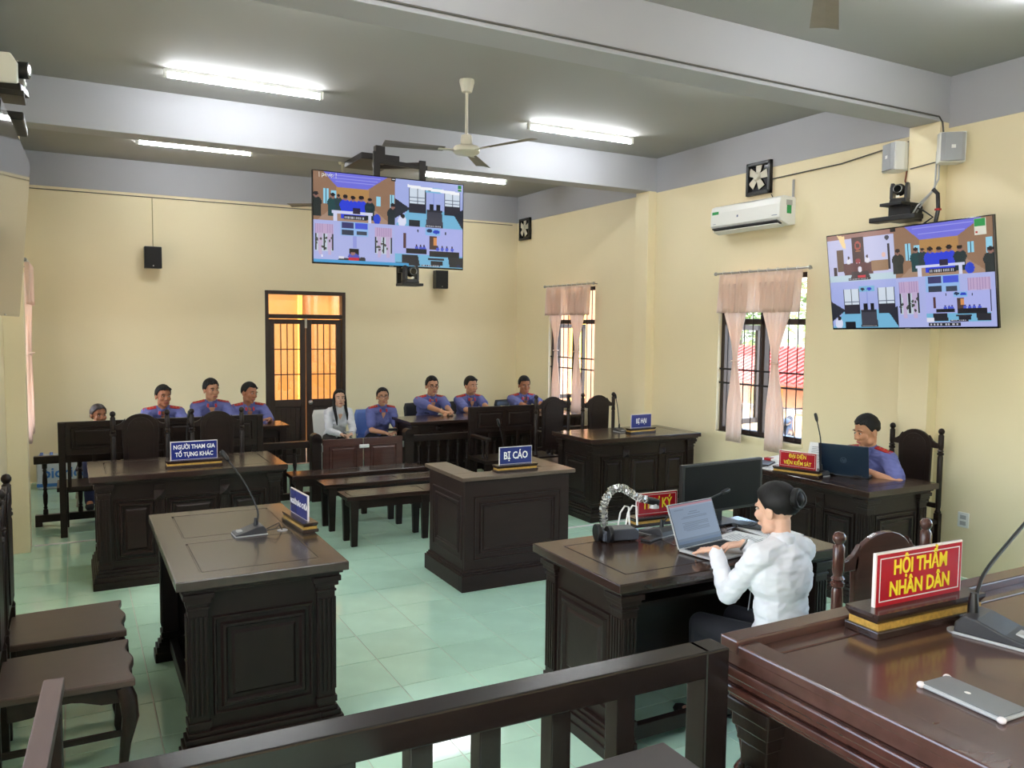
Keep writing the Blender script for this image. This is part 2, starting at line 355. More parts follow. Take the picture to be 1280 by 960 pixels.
# curtains: rod, pleated valance, two tied side panels
def pleats(rows, n, amp, cols=64, seed=0):   # rows: (z, yL, yR)
    vs = []; fs = []; rr = random.Random(seed); ph = rr.random() * 6
    for i, (z, ya, yb) in enumerate(rows):
        for j in range(cols + 1):
            u = j / cols; a = amp * min(1.0, 0.35 + abs(yb - ya) * 1.6)
            vs.append((a * (math.sin(2 * PI * n * u + ph) + .35 * math.sin(2 * PI * n * 2.3 * u + 1.3 * ph + z * 2)), ya + (yb - ya) * u, z))
    for i in range(len(rows) - 1):
        for j in range(cols):
            k = i * (cols + 1) + j; fs.append((k, k + 1, k + cols + 2, k + cols + 1))
    b = MB(); b.add(vs, fs); return b
def curtain(label, x, y0, sgn, rz=None):
    t = thing('window_curtain', label, 'curtain', (x, y0, 0))
    zr = 2.535
    MB().cyl((0, -.115, zr), (0, 1.13, zr), .011, n=10).ball((0, -.125, zr), .02).ball((0, 1.14, zr), .02).build('curtain_rod', STEEL, t, smooth=True)
    for yy in (-.06, 1.08): MB().bar((0, yy, zr), (.1 * sgn, yy, zr), .012, .012).build('rod_bracket', STEEL, t)
    for k in range(9):
        yy = .02 + k * .125; rg = [(.018 * math.sin(q * PI / 4), yy, zr + .005 + .018 * math.cos(q * PI / 4)) for q in range(8)]
        MB().tube(rg, .0025, 5, closed=True).build('curtain_ring', PLW, t)
    def sh(b, dx, nm):
        for v in b.v: v.x += dx
        o = b.build(nm, CURT, t, smooth=80); md = o.modifiers.new('thick', 'SOLIDIFY'); md.thickness = .002; return o
    sh(pleats([(2.52 - .4 * i / 8, -.04 + .02 * (i / 8), 1.08 + .03 * (i / 8)) for i in range(9)] , 13, .019, 130, 1), -.012 * sgn, 'valance')
    def rows(top, tie, bot, z2):
        out = []
        for i in range(22):
            z = 2.42 + (z2 - 2.42) * i / 21
            if z > 1.62: q = (2.42 - z) / .8; q = q * q * (3 - 2 * q) if q > 0 else 0; a, b_ = top, tie
            else: q = min(1, (1.62 - z) / .5); a, b_ = tie, bot
            out.append((z, a[0] + (b_[0] - a[0]) * q, a[1] + (b_[1] - a[1]) * q))
        return out
    for k, (tp, ti, bo, z2) in enumerate((((.62, 1.07), (.79, .86), (.70, .92), .77), ((.02, .50), (.24, .32), (.14, .37), .74))):
        p = sh(pleats(rows(tp, ti, bo, z2), 6, .02, 60, 5 + k), .01 * sgn, 'side_panel')
        yc = (ti[0] + ti[1]) / 2
        MB().tube([(.01 * sgn + .034 * math.cos(q * PI / 5), yc + .045 * math.sin(q * PI / 5), 1.62) for q in range(10)], .008, 6, closed=True).build('tieback', CURT, p, smooth=80)
    return t
curtain('cream curtain with pleated valance on the window nearest the air conditioner', 6.08, 5.55, 1)
curtain('cream curtain with pleated valance on the far window beside the seated men', 6.08, 9.14, 1)
curtain('cream curtain edge showing past the pillar at the far left', -.38, 9.14, -1)
# double door in the back wall
d = bpy.data.objects.new('door_1', None); COL.objects.link(d); d['kind'] = 'structure'; d.location = (2.31, YB, 0)
W = 1.12
b = MB(); b.box(0, .05, .0, .14, 0, 2.41); b.box(W - .05, W, .0, .14, 0, 2.41); b.box(.05, W - .05, .0, .14, 2.36, 2.41); b.box(.05, W - .05, .0, .14, 2.03, 2.09)
b.build('door_frame', FRAMEW, d, bevel=.004)
for x0, x1 in ((.05, W - .05),): MB().box(x0, x1, .06, .065, 2.09, 2.36).build('pane', GLASS, d)
for k in range(2):
    x0, x1 = (.055, .555) if k == 0 else (.565, 1.065)
    b = MB(); b.box(x0, x0 + .075, .03, .07, .01, 2.02); b.box(x1 - .075, x1, .03, .07, .01, 2.02)
    for z0, z1 in ((.01, .12), (.80, .905), (1.955, 2.02)): b.box(x0 + .075, x1 - .075, .03, .07, z0, z1)
    lf = b.build('door_leaf', FRAMEW, d, bevel=.004)
    pw = MB(); pw.box(x0 + .075, x1 - .075, .045, .06, .12, .80)
    for q in range(5): pw.box(x0 + .085 + q * .067, x0 + .145 + q * .067, .038, .046, .13, .79)
    pw.build('door_panel', FRAMEW, lf, bevel=.003)
    gx0, gx1 = x0 + .075, x1 - .075
    for i in range(4):
        for j in range(3):
            a0 = gx0 + (gx1 - gx0) * i / 4; a1 = gx0 + (gx1 - gx0) * (i + 1) / 4; c0 = .905 + 1.05 * j / 3; c1 = .905 + 1.05 * (j + 1) / 3
            MB().box(a0 + .002, a1 - .002, .052, .056, c0 + .002, c1 - .002).build('pane', GLASS, lf)
    for i in range(1, 4):
        a0 = gx0 + (gx1 - gx0) * i / 4; MB().box(a0 - .006, a0 + .006, .038, .048, .905, 1.955).build('grille_bar', IRON, lf)
    for j in (1, 2): MB().box(gx0, gx1, .036, .05, .905 + .35 * j - .007, .905 + .35 * j + .007).build('grille_bar', IRON, lf)
MB().ball((.61, -.015, .865), .033).cyl((.61, .03, .865), (.61, -.01, .865), .02).build('door_knob', STEEL, d, smooth=True, label='round steel door knob')
MB().box(.545, .575, .02, .032, 1.9, 2.03).build('door_bolt', STEEL, d)

# ================================================================ OUTDOORS
YARD = mat('yard_concrete', (206, 190, 170), 0.9, var=0.12, vscale=1.5)
ORANGE = mat('orange_wall_paint', (186, 128, 62), 0.8, var=0.10, vscale=0.8)
YELW = mat('bright_yellow_paint', (246, 196, 84), 0.8, var=0.06, vscale=1.5)
SHUT = mat('brown_shutter_paint', (150, 104, 76), 0.6, var=0.1)
ROOFT = mat('red_roof_tile', (158, 62, 56), 0.8, var=0.22, vscale=6)
LEAF = mat('leaf_green', (112, 140, 66), 0.6, var=0.4, vscale=2, rand=0.2)
BARK = mat('bark', (92, 76, 62), 0.9)
struct('ground_yard', MB().box(-40, 70, -30, 80, -.9, -.6), YARD)
b = MB().box(-3, 6.3, YB + .2, 13.3, -.6, -.02); struct('floor_corridor', b, YARD)
t = thing('orange_building', 'orange rendered wall seen through the glazed double door', 'building', (0, 13.2, -.02))
MB().box(-2.5, 7.4, 0, .3, 0, 4.2).build('wall', ORANGE, t)
for k in range(4): MB().box(.6 + k * 1.3, .66 + k * 1.3, -.05, 0, 0, 4.2).build('wall_rib', YELW, t)
MB().box(-2.5, 7.4, -.06, 0, 2.6, 2.7).build('ledge', YELW, t)
t = thing('yellow_building', 'bright yellow wall with brown shutters outside the far window', 'building', (9.6, 15.0, -.6))
MB().box(0, .4, -3.6, 6.5, 0, 5.4).build('wall', YELW, t)
for k in range(6):
    for j in range(2):
        MB().box(-.05, 0, -2.9 + k * 1.5 + j * .42, -2.5 + k * 1.5 + j * .42, .5, 4.3).build('shutter', SHUT, t)
t = thing('red_roofed_shed', 'low orange building with red tiled roof outside the near window', 'building', (18.0, 17.5, -.6))
MB().box(.5, 4.5, -9, 9, 0, 1.12).build('wall', ORANGE, t)
rf = MB().prism([(-.1, 1.02), (2.4, 1.98), (4.9, 1.02), (4.9, .94), (2.4, 1.9), (-.1, .94)], -9.4, 9.4, 'y').build('roof', ROOFT, t)
ribs = MB()
for k in range(75): ribs.bar((-.12, -9.3 + k * .25, 1.05), (2.4, -9.3 + k * .25, 2.01), .11, .03)
for k in range(7): ribs.bar((.1 + k * .36, -9.3, 1.105 + k * .138), (.1 + k * .36, 9.3, 1.105 + k * .138), .03, .05)
ribs.build('roof_tile_field', ROOFT, t, kind='stuff')
for k in range(7): MB().box(.44, .5, -7.6 + k * 2.2, -6.8 + k * 2.2, .25, .85).build('window', SHUT, t)
t = thing('yard_wall', 'low pale wall with dark coping in the yard', 'wall', (15.2, 13.2, -.6))
MB().box(0, .2, -4, 2.6, 0, .55).build('wall_body', mat('pale_render', (200, 176, 150), .9), t); MB().box(-.04, .24, -4, 2.6, .55, .63).build('coping', mat('coping_grey', (120, 110, 104), .9), t)
def tree(x, y, h, rad, seed, label, n=1300):
    t = thing('leafy_tree', label, 'tree', (x, y, -.6), 0, 'trees outside the windows'); rr = random.Random(seed)
    MB().tube([(0, 0, 0), (.08, .05, h * .35), (.02, -.05, h * .7)], [.16, .12, .06], 8).build('trunk', BARK, t, smooth=True)
    b = MB(); blobs = [(rr.uniform(-.6, .6) * rad, rr.uniform(-.6, .6) * rad, h * .62 + rr.uniform(-.45, .5) * rad, rad * rr.uniform(.35, .6)) for _ in range(11)]
    for _ in range(n):
        c = blobs[rr.randrange(11)]; v = Vector((rr.gauss(0, 1), rr.gauss(0, 1), rr.gauss(0, 1))).normalized() * c[3] * rr.uniform(.6, 1.0)
        p = Vector(c[:3]) + v; a = Vector((rr.gauss(0, 1), rr.gauss(0, 1), rr.gauss(0, 1))).normalized(); e = a.orthogonal().normalized()
        l, w_ = .16, .07
        b.add([p - a * l, p + e * w_, p + a * l, p - e * w_], [(0, 1, 2, 3)])
    b.build('foliage', LEAF, t, kind='stuff')
for k, (x, y, h, rad) in enumerate(((25.5, 26.5, 5.2, 1.9), (29.5, 24.2, 4.8, 1.7), (25, 21.0, 5.4, 2.0), (27.5, 31, 5.6, 2.0), (31, 36.5, 6.4, 2.3))):
    tree(x, y, h, rad, 20 + k, ('broad green tree in the middle beyond the red shed roof', 'lower green tree just right of the middle one outside', 'green tree farthest right beyond the red shed roof', 'green tree left of the middle one beyond the red roof', 'tallest green tree farthest left and farthest off outside')[k])
# parked motorbike
t = thing('motorbike', 'dark parked motorbike in the yard seen through window bars', 'motorbike', (12.5, 11.6, -.6), 35)
for xx in (-.6, .6):
    wh = MB().tube([(xx + .25 * math.cos(a * PI / 10), 0, .29 + .25 * math.sin(a * PI / 10)) for a in range(20)], .04, 8, closed=True).build('wheel', PLB, t, smooth=True)
    MB().cyl((xx, -.05, .29), (xx, .05, .29), .05).build('hub', STEEL, wh)
MB().tube([(-.6, 0, .3), (-.3, 0, .6), (.1, 0, .5), (.42, 0, .75)], [.05, .10, .11, .07], 10).ball((-.05, 0, .42), (.2, .11, .15)).build('bike_body', DKG, t, smooth=True)
MB().ball((-.25, 0, .74), (.38, .12, .07)).build('bike_seat', PLB, t, smooth=True)
MB().tube([(.6, 0, .3), (.42, 0, .9)], .025, 8).build('fork', STEEL, t)
MB().tube([(.36, -.32, .98), (.44, -.12, .95), (.44, .12, .95), (.36, .32, .98)], .015, 8).build('handlebar', PLB, t)
MB().ball((.5, 0, .86), (.09, .1, .1)).build('headlamp', PLW, t, smooth=True)
for s_ in (-1, 1):
    MB().tube([(.4, s_ * .25, .97), (.36, s_ * .3, 1.2)], .006, 6).ball((.36, s_ * .31, 1.24), (.02, .06, .045)).build('mirror', PLB, t, smooth=True)
# ================================================================ FIXTURES ON WALLS AND CEILING
struct('added_sun_shade', MB().box(XL - 1.9, XL - .2, YF, YB + .2, 3.12, 3.2), WHITEP)      # unseen overhang added along the left side to keep sun patches off the floor
def tube_light(label, x0, x1, y, z=3.935, group=None):
    t = thing('tube_light', label, 'ceiling light', ((x0 + x1) / 2, y, z), 0, 'tube lights on the ceiling'); h = (x1 - x0) / 2
    MB().box(-h, h, -.02, .02, .005, .04).build('fixture_body', PLW, t, bevel=.004)
    MB().cyl((-h + .02, 0, -.022), (h - .02, 0, -.022), .0135, n=10).build('tube', TUBE, t)
    for s_ in (-1, 1): MB().box(s_ * h - .014, s_ * h + .014, -.018, .018, -.04, .03).build('lamp_holder', PLW, t, bevel=.003)
tube_light('long tube light on the ceiling at upper left before the middle beam', .70, 1.95, 7.15)
tube_light('tube light on the ceiling to the right of the ceiling fan', 4.02, 5.27, 7.15)
tube_light('tube light seen just under the middle beam right of the hanging screen', 4.1, 5.33, 10.12, 3.95)
tube_light('tube light half hidden behind the middle beam at far left', .68, 1.9, 10.0, 3.95)
tube_light('tube light hidden behind the front beam', 4.0, 5.25, 4.85)
tube_light('second tube light hidden behind the front beam', .7, 1.95, 4.85)
tube_light('tube light over the platform', 4.0, 5.25, 2.9)
tube_light('second tube light over the platform', .7, 1.95, 2.9)
tube_light('tube light over the bench of the judges', 4.0, 5.25, -.6)
tube_light('second tube light over the bench of the judges', .7, 1.95, -.6)
FANP = mat('cream_enamel', (206, 200, 180), 0.4); FANB = mat('fan_blade_paint', (112, 104, 90), 0.45, var=.08, vscale=12)
def fan(label, x, y, ang):
    t = thing('ceiling_fan', label, 'ceiling fan', (x, y, 3.40), 0, 'ceiling fans')
    MB().lathe([(.02, .57), (.06, .57), (.062, .55), (.042, .47), (.016, .465)], n=16).build('canopy', FANP, t, smooth=True)
    MB().cyl((0, 0, .09), (0, 0, .5), .0125, n=10).build('downrod', FANP, t, smooth=True)
    MB().lathe([(.02, .13), (.045, .12), (.05, .06), (.04, .035)], n=16).build('coupling_cover', FANP, t, smooth=True)
    MB().lathe([(.03, .04), (.10, .03), (.112, .015), (.112, -.012), (.095, -.03), (.03, -.04)], n=22).build('motor', FANP, t, smooth=True)
    for k in range(3):
        M_ = Matrix.Rotation(R(ang + 120 * k), 4, 'Z') @ Matrix.Rotation(R(9), 4, 'X')
        b = MB(M_); n = 10; vs = []; fs = []
        for i in range(n + 1):
            u = i / n; x_ = .19 + .50 * u; w_ = .048 + .02 * u; c = .006
            vs += [(x_, -w_, 0), (x_, 0, c), (x_, w_, 0), (x_, -w_, -.003), (x_, 0, c - .003), (x_, w_, -.003)]
        for i in range(n):
            k0 = i * 6
            for a, c in ((0, 1), (1, 2), (5, 4), (4, 3), (3, 0), (2, 5)): fs.append((k0 + a, k0 + c, k0 + 6 + c, k0 + 6 + a))
        fs += [(0, 3, 4, 1), (1, 4, 5, 2), (n * 6, n * 6 + 1, n * 6 + 4, n * 6 + 3), (n * 6 + 1, n * 6 + 2, n * 6 + 5, n * 6 + 4)]
        b.add(vs, fs); bl = b.build('blade', FANB, t)
        MB(M_).box(.09, .24, -.018, .018, -.008, -.002).build('blade_iron', FANP, bl)
fan('cream three bladed ceiling fan on a long rod in the middle of the ceiling', 2.904, 6.213, 52)
fan('ceiling fan at the top edge with one blade tip in view', 2.71, 2.38, 42)
fan('ceiling fan mostly hidden behind the hanging screen', 2.90, 9.71, 20)

# ---- pictures on the screens: coloured cells painted from simple shapes
class Pic:
    def __init__(s, w, h, c=(150, 150, 160)): s.w, s.h = w, h; s.a = np.ones((h, w, 3)) * np.array(c, float); s.X, s.Y = np.meshgrid((np.arange(w) + .5) / w, (np.arange(h) + .5) / h)
    def win(s, x0, y0, x1, y1): s.o = (x0, y0, x1 - x0, y1 - y0); return s
    def _m(s, x, y): return s.o[0] + x * s.o[2], s.o[1] + y * s.o[3]
    def rect(s, x0, y0, x1, y1, c):
        (x0, y0), (x1, y1) = s._m(x0, y0), s._m(x1, y1); s.a[(s.X >= x0) & (s.X < x1) & (s.Y >= y0) & (s.Y < y1)] = c; return s
    def ell(s, x, y, rx, ry, c):
        x, y = s._m(x, y); s.a[((s.X - x) / (rx * s.o[2])) ** 2 + ((s.Y - y) / (ry * s.o[3])) ** 2 <= 1] = c; return s
    def poly(s, pts, c):
        pts = [s._m(*p) for p in pts]; m = np.zeros(s.X.shape, bool); n = len(pts)
        for i in range(n):
            (x0, y0), (x1, y1) = pts[i], pts[(i + 1) % n]
            if y0 == y1: continue
            m ^= ((s.Y >= min(y0, y1)) & (s.Y < max(y0, y1)) & (s.X < x0 + (s.Y - y0) * (x1 - x0) / (y1 - y0)))
        s.a[m] = c; return s
    def man(s, x, y, k, c, skin=(150, 110, 100)):
        s.ell(x, y + .11 * k, .055 * k, .10 * k, c).rect(x - .045 * k, y + .1 * k, x + .045 * k, y + .33 * k, c).ell(x, y - .01 * k, .022 * k, .045 * k, skin).ell(x, y - .035 * k, .024 * k, .03 * k, (30, 26, 30)); return s
    def cap(s, x0, y0, x1, y1):
        s.rect(x0, y0, x1, y1, (34, 34, 40)); rr = random.Random(int(x0 * 999)); x = x0 + .01
        while x < x1 - .02: s.rect(x, y0 + (y1 - y0) * .3, x + .01, y1 - (y1 - y0) * .25, (200, 200, 210)); x += rr.choice((.016, .02, .026))
        return s
    def mesh(s, name, fn):     # fn(u, v) -> point, v downwards
        vs = [fn(i / s.w, j / s.h) for j in range(s.h + 1) for i in range(s.w + 1)]
        fs = [(j * (s.w + 1) + i, (j + 1) * (s.w + 1) + i, (j + 1) * (s.w + 1) + i + 1, j * (s.w + 1) + i + 1) for j in range(s.h) for i in range(s.w)]
        me = bpy.data.meshes.new(name); me.from_pydata(vs, [], fs)
        c = s.a / 255.0; c = np.where(c <= .04045, c / 12.92, ((c + .055) / 1.055) ** 2.4)
        c = np.concatenate([c, np.ones((s.h, s.w, 1))], 2).reshape(-1, 4)
        at_ = me.color_attributes.new('Col', 'FLOAT_COLOR', 'CORNER'); at_.data.foreach_set('color', np.repeat(c, 4, 0).ravel()); return me
BL = (44, 66, 222); DG = (36, 44, 48); LB = (176, 184, 236); CY = (120, 186, 222)
def q_people(p, x0, y0, x1, y1):
    p.win(x0, y0, x1, y1).rect(0, 0, 1, 1, (150, 116, 92)).rect(.27, .27, .67, .62, (182, 138, 84)).poly([(.12, 0), (.9, 0), (.66, .29), (.28, .29)], (116, 116, 226))
    for k in range(4): p.rect(.2 + k * .03, .05 + k * .06, .82 - k * .04, .06 + k * .06, (158, 158, 240))
    p.poly([(.28, .62), (.67, .62), (.95, 1), (.05, 1)], (170, 140, 120))
    for a, c, e in ((.12, .34, .66), (.21, .38, .62), (.76, .42, .62), (.93, .36, .72)): p.rect(a, c, a + .06, e, (150, 214, 240)).rect(a + .025, c, a + .03, e, (40, 44, 60))
    p.man(.03, .5, 1.25, (40, 46, 44)).man(.23, .5, 1.2, (30, 70, 74)).man(.3, .5, .9, (40, 60, 66)).man(.38, .52, 1.25, BL).man(.475, .53, 1.2, BL).man(.575, .52, 1.3, BL).man(.68, .54, 1.2, (30, 50, 54)).man(.97, .62, 1.3, (34, 44, 48))
    p.rect(.22, .78, .72, .84, (214, 218, 246)).rect(.24, .84, .28, 1, (214, 218, 246)).rect(.66, .84, .7, 1, (214, 218, 246)).rect(.47, .7, .56, .82, (44, 34, 60)).ell(.77, .9, .045, .11, (40, 70, 210)).cap(.36, .86, .64, .95)
def q_court(p, x0, y0, x1, y1, tube=False):
    p.win(x0, y0, x1, y1).rect(0, 0, 1, 1, (168, 180, 236)).poly([(.2, .62), (.85, .62), (1, 1), (0, 1)], CY)
    for a in (.2, .72): p.rect(a, .17, a + .24, .5, (214, 226, 240)).rect(a, .17, a + .012, .7, DG).rect(a + .115, .17, a + .125, .7, DG).rect(a + .232, .17, a + .244, .7, DG).rect(a, .5, a + .24, .7, (46, 44, 56))
    for a in (.2, .72):
        for k in range(4): p.rect(a, .2 + .08 * k, a + .24, .207 + .08 * k, (90, 96, 120))
    p.rect(.44, .12, .68, .24, CY).ell(.5, .18, .03, .03, (30, 40, 60)).ell(.6, .18, .04, .03, (40, 60, 200)).rect(.55, .24, .57, .6, (150, 164, 226))
    p.rect(.5, .48, .56, .68, (24, 24, 28)).rect(.6, .48, .66, .68, (24, 24, 28)).poly([(.46, .62), (.68, .62), (.7, .95), (.45, .95)], (66, 66, 78)).rect(.46, .61, .69, .66, (44, 44, 54))
    p.poly([(.0, .42), (.22, .62), (.0, .85)], (40, 44, 56)).poly([(1, .55), (.86, .68), (1, 1)], (40, 44, 56)).ell(.1, .9, .06, .12, (224, 228, 250)).ell(.11, .79, .03, .05, (40, 32, 30)).rect(.2, .86, .36, 1, (26, 28, 36)).cap(.44, .93, .7, .99)
    if tube: p.poly([(.18, .1), (.95, .17), (.95, .24), (.18, .16)], (250, 252, 255))
def q_man(p, x0, y0, x1, y1, man=True):
    p.win(x0, y0, x1, y1).rect(0, 0, 1, 1, LB)
    for a in (.02, .74):
        p.rect(a, .08, a + .22, .32, (196, 170, 206)); p.rect(a, .32, a + .22, .74, (200, 214, 226))
        for k in range(8): p.rect(a + .028 * k, .08, a + .028 * k + .008, .32, (170, 146, 190))
        for k in (0, .1, .2): p.rect(a + k, .32, a + k + .02, .72, (40, 40, 50))
        for k in (.03, .14): p.poly([(a + k, .3), (a + k + .06, .3), (a + k + .05, .82), (a + k + .01, .82)], (198, 180, 214))
        for k in range(12): p.ell(a + rnd.random() * .2, .4 + rnd.random() * .28, .012, .03, (70, 76, 70))
    p.rect(.32, .0, .66, .33, (150, 190, 240)).rect(.34, .02, .48, .15, (60, 60, 110)).rect(.5, .02, .65, .15, (70, 90, 220)).rect(.34, .2, .48, .32, (50, 60, 80)).rect(.52, .22, .64, .31, (60, 70, 90)).rect(.47, .33, .52, .62, (150, 158, 226))
    if man:
        p.rect(.43, .64, .54, .8, (22, 22, 26)).ell(.48, .84, .07, .09, (78, 84, 190)).ell(.47, .75, .03, .05, (160, 118, 110)).ell(.475, .71, .032, .03, (26, 24, 28)).poly([(.3, .88), (.62, .84), (.64, 1), (.28, 1)], (48, 46, 58)).rect(.42, .86, .54, .92, (200, 40, 60)).rect(.3, .84, .36, .9, (226, 228, 244)).cap(.3, .94, .64, .995).ell(.1, .85, .012, .03, (240, 240, 255))
def q_aud(p, x0, y0, x1, y1):
    p.win(x0, y0, x1, y1).rect(0, 0, 1, 1, (176, 182, 240)).rect(.0, .7, 1, 1, CY).rect(.44, .02, .66, .2, (140, 190, 240)).ell(.5, .08, .04, .05, (30, 50, 90)).ell(.6, .1, .05, .05, (40, 70, 200)).ell(.33, .1, .012, .035, DG).ell(.74, .12, .012, .035, DG)
    p.rect(.12, .18, .16, .55, (90, 62, 62)).rect(.5, .22, .61, .56, (80, 60, 54)).rect(.56, .24, .61, .44, (220, 150, 90))
    for a in (.31, .37, .42, .62, .69, .76, .84): p.ell(a, .53, .025, .05, (70, 90, 210)).ell(a, .47, .012, .025, (60, 40, 40))
    p.rect(.16, .56, .46, .68, (28, 28, 36)).rect(.5, .58, .95, .74, (28, 28, 36)).poly([(.1, .72), (.33, .72), (.36, .98), (.1, .98)], (40, 40, 48)).poly([(.78, .74), (1, .74), (1, .98), (.8, .98)], (40, 40, 48)).rect(.48, .76, .72, .82, (46, 44, 54)).rect(.52, .84, .7, .95, (34, 34, 44)).cap(.38, .94, .66, .99)
def q_judge(p, x0, y0, x1, y1):
    p.win(x0, y0, x1, y1).rect(0, 0, 1, 1, (196, 200, 236)).rect(0, .0, 1, .1, (160, 120, 110)).rect(.38, .08, .56, .66, (58, 36, 36)).ell(.47, .26, .05, .09, (170, 70, 60)).ell(.47, .26, .03, .05, (60, 34, 34)).rect(.43, .36, .51, .38, (190, 120, 60))
    p.rect(.14, .32, .24, .78, (96, 74, 54)).rect(.07, .68, .13, .86, (50, 40, 44)).poly([(.23, .62), (.66, .62), (.68, .86), (.24, .86)], (84, 40, 44)).rect(.66, .6, .9, .82, (150, 116, 84)).rect(.9, .28, .93, .8, (50, 44, 50)).ell(.9, .16, .03, .05, (70, 70, 80)).poly([(.16, .0), (.27, .04), (.29, .3), (.24, .28)], (250, 220, 160))
    for a in (.32, .46, .6): p.ell(a, .58, .035, .06, (226, 226, 240)).ell(a, .5, .018, .035, (60, 36, 36))
    p.ell(.46, .58, .04, .05, (150, 50, 60)).rect(0, .86, 1, 1, (190, 214, 226)).poly([(.35, .8), (.6, .8), (.64, .97), (.34, .97)], (40, 30, 40)).ell(.48, .76, .03, .06, (230, 230, 244)).rect(.44, .88, .56, .93, (210, 40, 60)).cap(.3, .93, .62, .99).ell(.84, .5, .03, .05, (230, 190, 180))
p1 = Pic(210, 120); q_people(p1, 0, 0, .525, .535); q_court(p1, .525, 0, 1, .535, True); q_man(p1, 0, .535, .525, 1); q_aud(p1, .525, .535, 1, 1)
p1.win(0, 0, 1, 1).rect(.5, .0, .53, .03, (20, 20, 24)).rect(.505, .006, .523, .02, (240, 240, 240)).rect(.0, .97, .62, 1, (70, 160, 214)).rect(.53, .955, .61, .97, (80, 80, 96)).ell(.97, .975, .015, .02, (30, 40, 80))
p2 = Pic(210, 120); q_judge(p2, 0, 0, .45, .5); q_people(p2, .45, 0, 1, .5); q_court(p2, 0, .5, .45, 1); q_man(p2, .45, .5, 1, 1, False); q_aud(p2, .62, .66, .97, .95)
p2.win(0, 0, 1, 1).rect(.43, .0, .46, .03, (20, 20, 24)).cap(.63, .955, .81, .995).rect(.62, .91, .66, .95, (230, 230, 244))
def tv(label, M_, pic, w=1.43, h=.80):
    t = thing('wall_screen', label, 'television'); t.matrix_world = M_      # local: front faces -y, centre at origin
    MB().box(-w / 2, w / 2, 0, .028, -h / 2, h / 2).build('screen_case', BLKG, t, bevel=.004)
    MB().frustum((-w * .36, w * .36, -h * .38, h * .3, 0), (-w * .3, w * .3, -h * .3, h * .22, .05)).build('rear_housing', PLB, t).matrix_local = at(0, .027, 0) @ Matrix.Rotation(R(-90), 4, 'X')
    e = .009
    if pic is not None:
        link('display', pic.mesh('display', lambda u, v: (-w / 2 + e + (w - 2 * e) * u, -.0012, h / 2 - e - (h - 2.6 * e) * v)), SCREEN, t)
    else:
        MB().box(-w / 2 + e, w / 2 - e, -.0012, 0, -h / 2 + e * 1.6, h / 2 - e).build('display', mat('dark_screen_glass', (20, 20, 22), .06), t)
    MB().box(-.02, .02, -.003, .0, -h / 2 + .003, -h / 2 + .009).build('logo_bar', STEEL, t)
    return t
t = tv('big split view screen hanging under the middle beam', at(2.555, 7.05, 2.878), p1)
text('| pevip |', .05, TXW, t, at(-.58, -.002, .366) @ FRONT, ext=.0003)
MB().box(.655, .69, -.0025, -.001, .33, .385).build('sticker', GRN, t); MB().box(.655, .69, -.003, -.0024, .345, .352).build('sticker_stripe', PLW, t)
# ceiling mount of the hanging screen
t = thing('screen_mount', 'black metal arm mount between the middle beam and the hanging screen', 'mount', (2.6, 7.45, 3.3))
MB().box(-.20, -.14, -.37, -.345, -.5, .20).build('mount_rail', IRON, t); MB().box(.24, .30, -.37, -.345, -.5, .16).build('mount_rail', IRON, t)
MB().bar((-.17, -.36, .14), (.0, .2, .19), .05, .05).bar((.27, -.36, .12), (.05, .2, .18), .05, .05).bar((-.2, -.35, .12), (.32, -.35, .1), .03, .04).build('mount_arm', IRON, t, bevel=.004)
MB().box(-.17, -.08, -.34, -.27, .1, .26).build('mount_joint', IRON, t, bevel=.006)
MB().box(-.16, .22, .1, .65, .22, .279).build('beam_plate', IRON, t, bevel=.004)
# conference cameras
def ptz(label, M_, grey=DKG):     # local: lens towards -y, base at z=0
    t = thing('conference_camera', label, 'camera'); t.matrix_world = M_
    MB().frustum((-.065, .065, -.06, .07, 0), (-.06, .06, -.055, .065, .035)).build('camera_base', PLB, t, bevel=.004)
    for s_ in (-1, 1): MB().prism([(-.045, .03), (.05, .03), (.05, .12), (.02, .16), (-.02, .16), (-.045, .12)], s_ * .055 - .012, s_ * .055 + .012, 'x').build('fork_arm', grey, t, bevel=.004)
    hd = MB().ball((0, 0, .105), (.042, .05, .05), 16, 10).cyl((0, -.03, .105), (0, -.075, .105), .036, .036, 18).build('camera_head', PLB, t, smooth=True)
    MB().cyl((0, -.0755, .105), (0, -.078, .105), .027, .025, 18).build('lens', BLKG, hd, smooth=True)
    MB().tube([(.031 * math.cos(a * PI / 10), -.077, .105 + .031 * math.sin(a * PI / 10)) for a in range(20)], .003, 5, closed=True).build('lens_ring', STEEL, hd)
    MB().box(-.012, .012, -.062, -.056, .04, .055).build('front_badge', PLW, t)
    return t
ptz('small conference camera on a bracket below the hanging screen', at(2.72, 7.0, 2.335))
t = thing('camera_bracket', 'black bracket holding the conference camera below the hanging screen', 'bracket', (2.72, 7.02, 2.31))
MB().box(-.10, .10, -.09, .09, 0, .024).build('bracket_shelf', PLB, t, bevel=.003); MB().box(-.10, -.06, .05, .075, 0, .17).build('bracket_arm', PLB, t); MB().box(-.1, -.06, .0, .075, .12, .16).build('bracket_clamp', PLB, t)
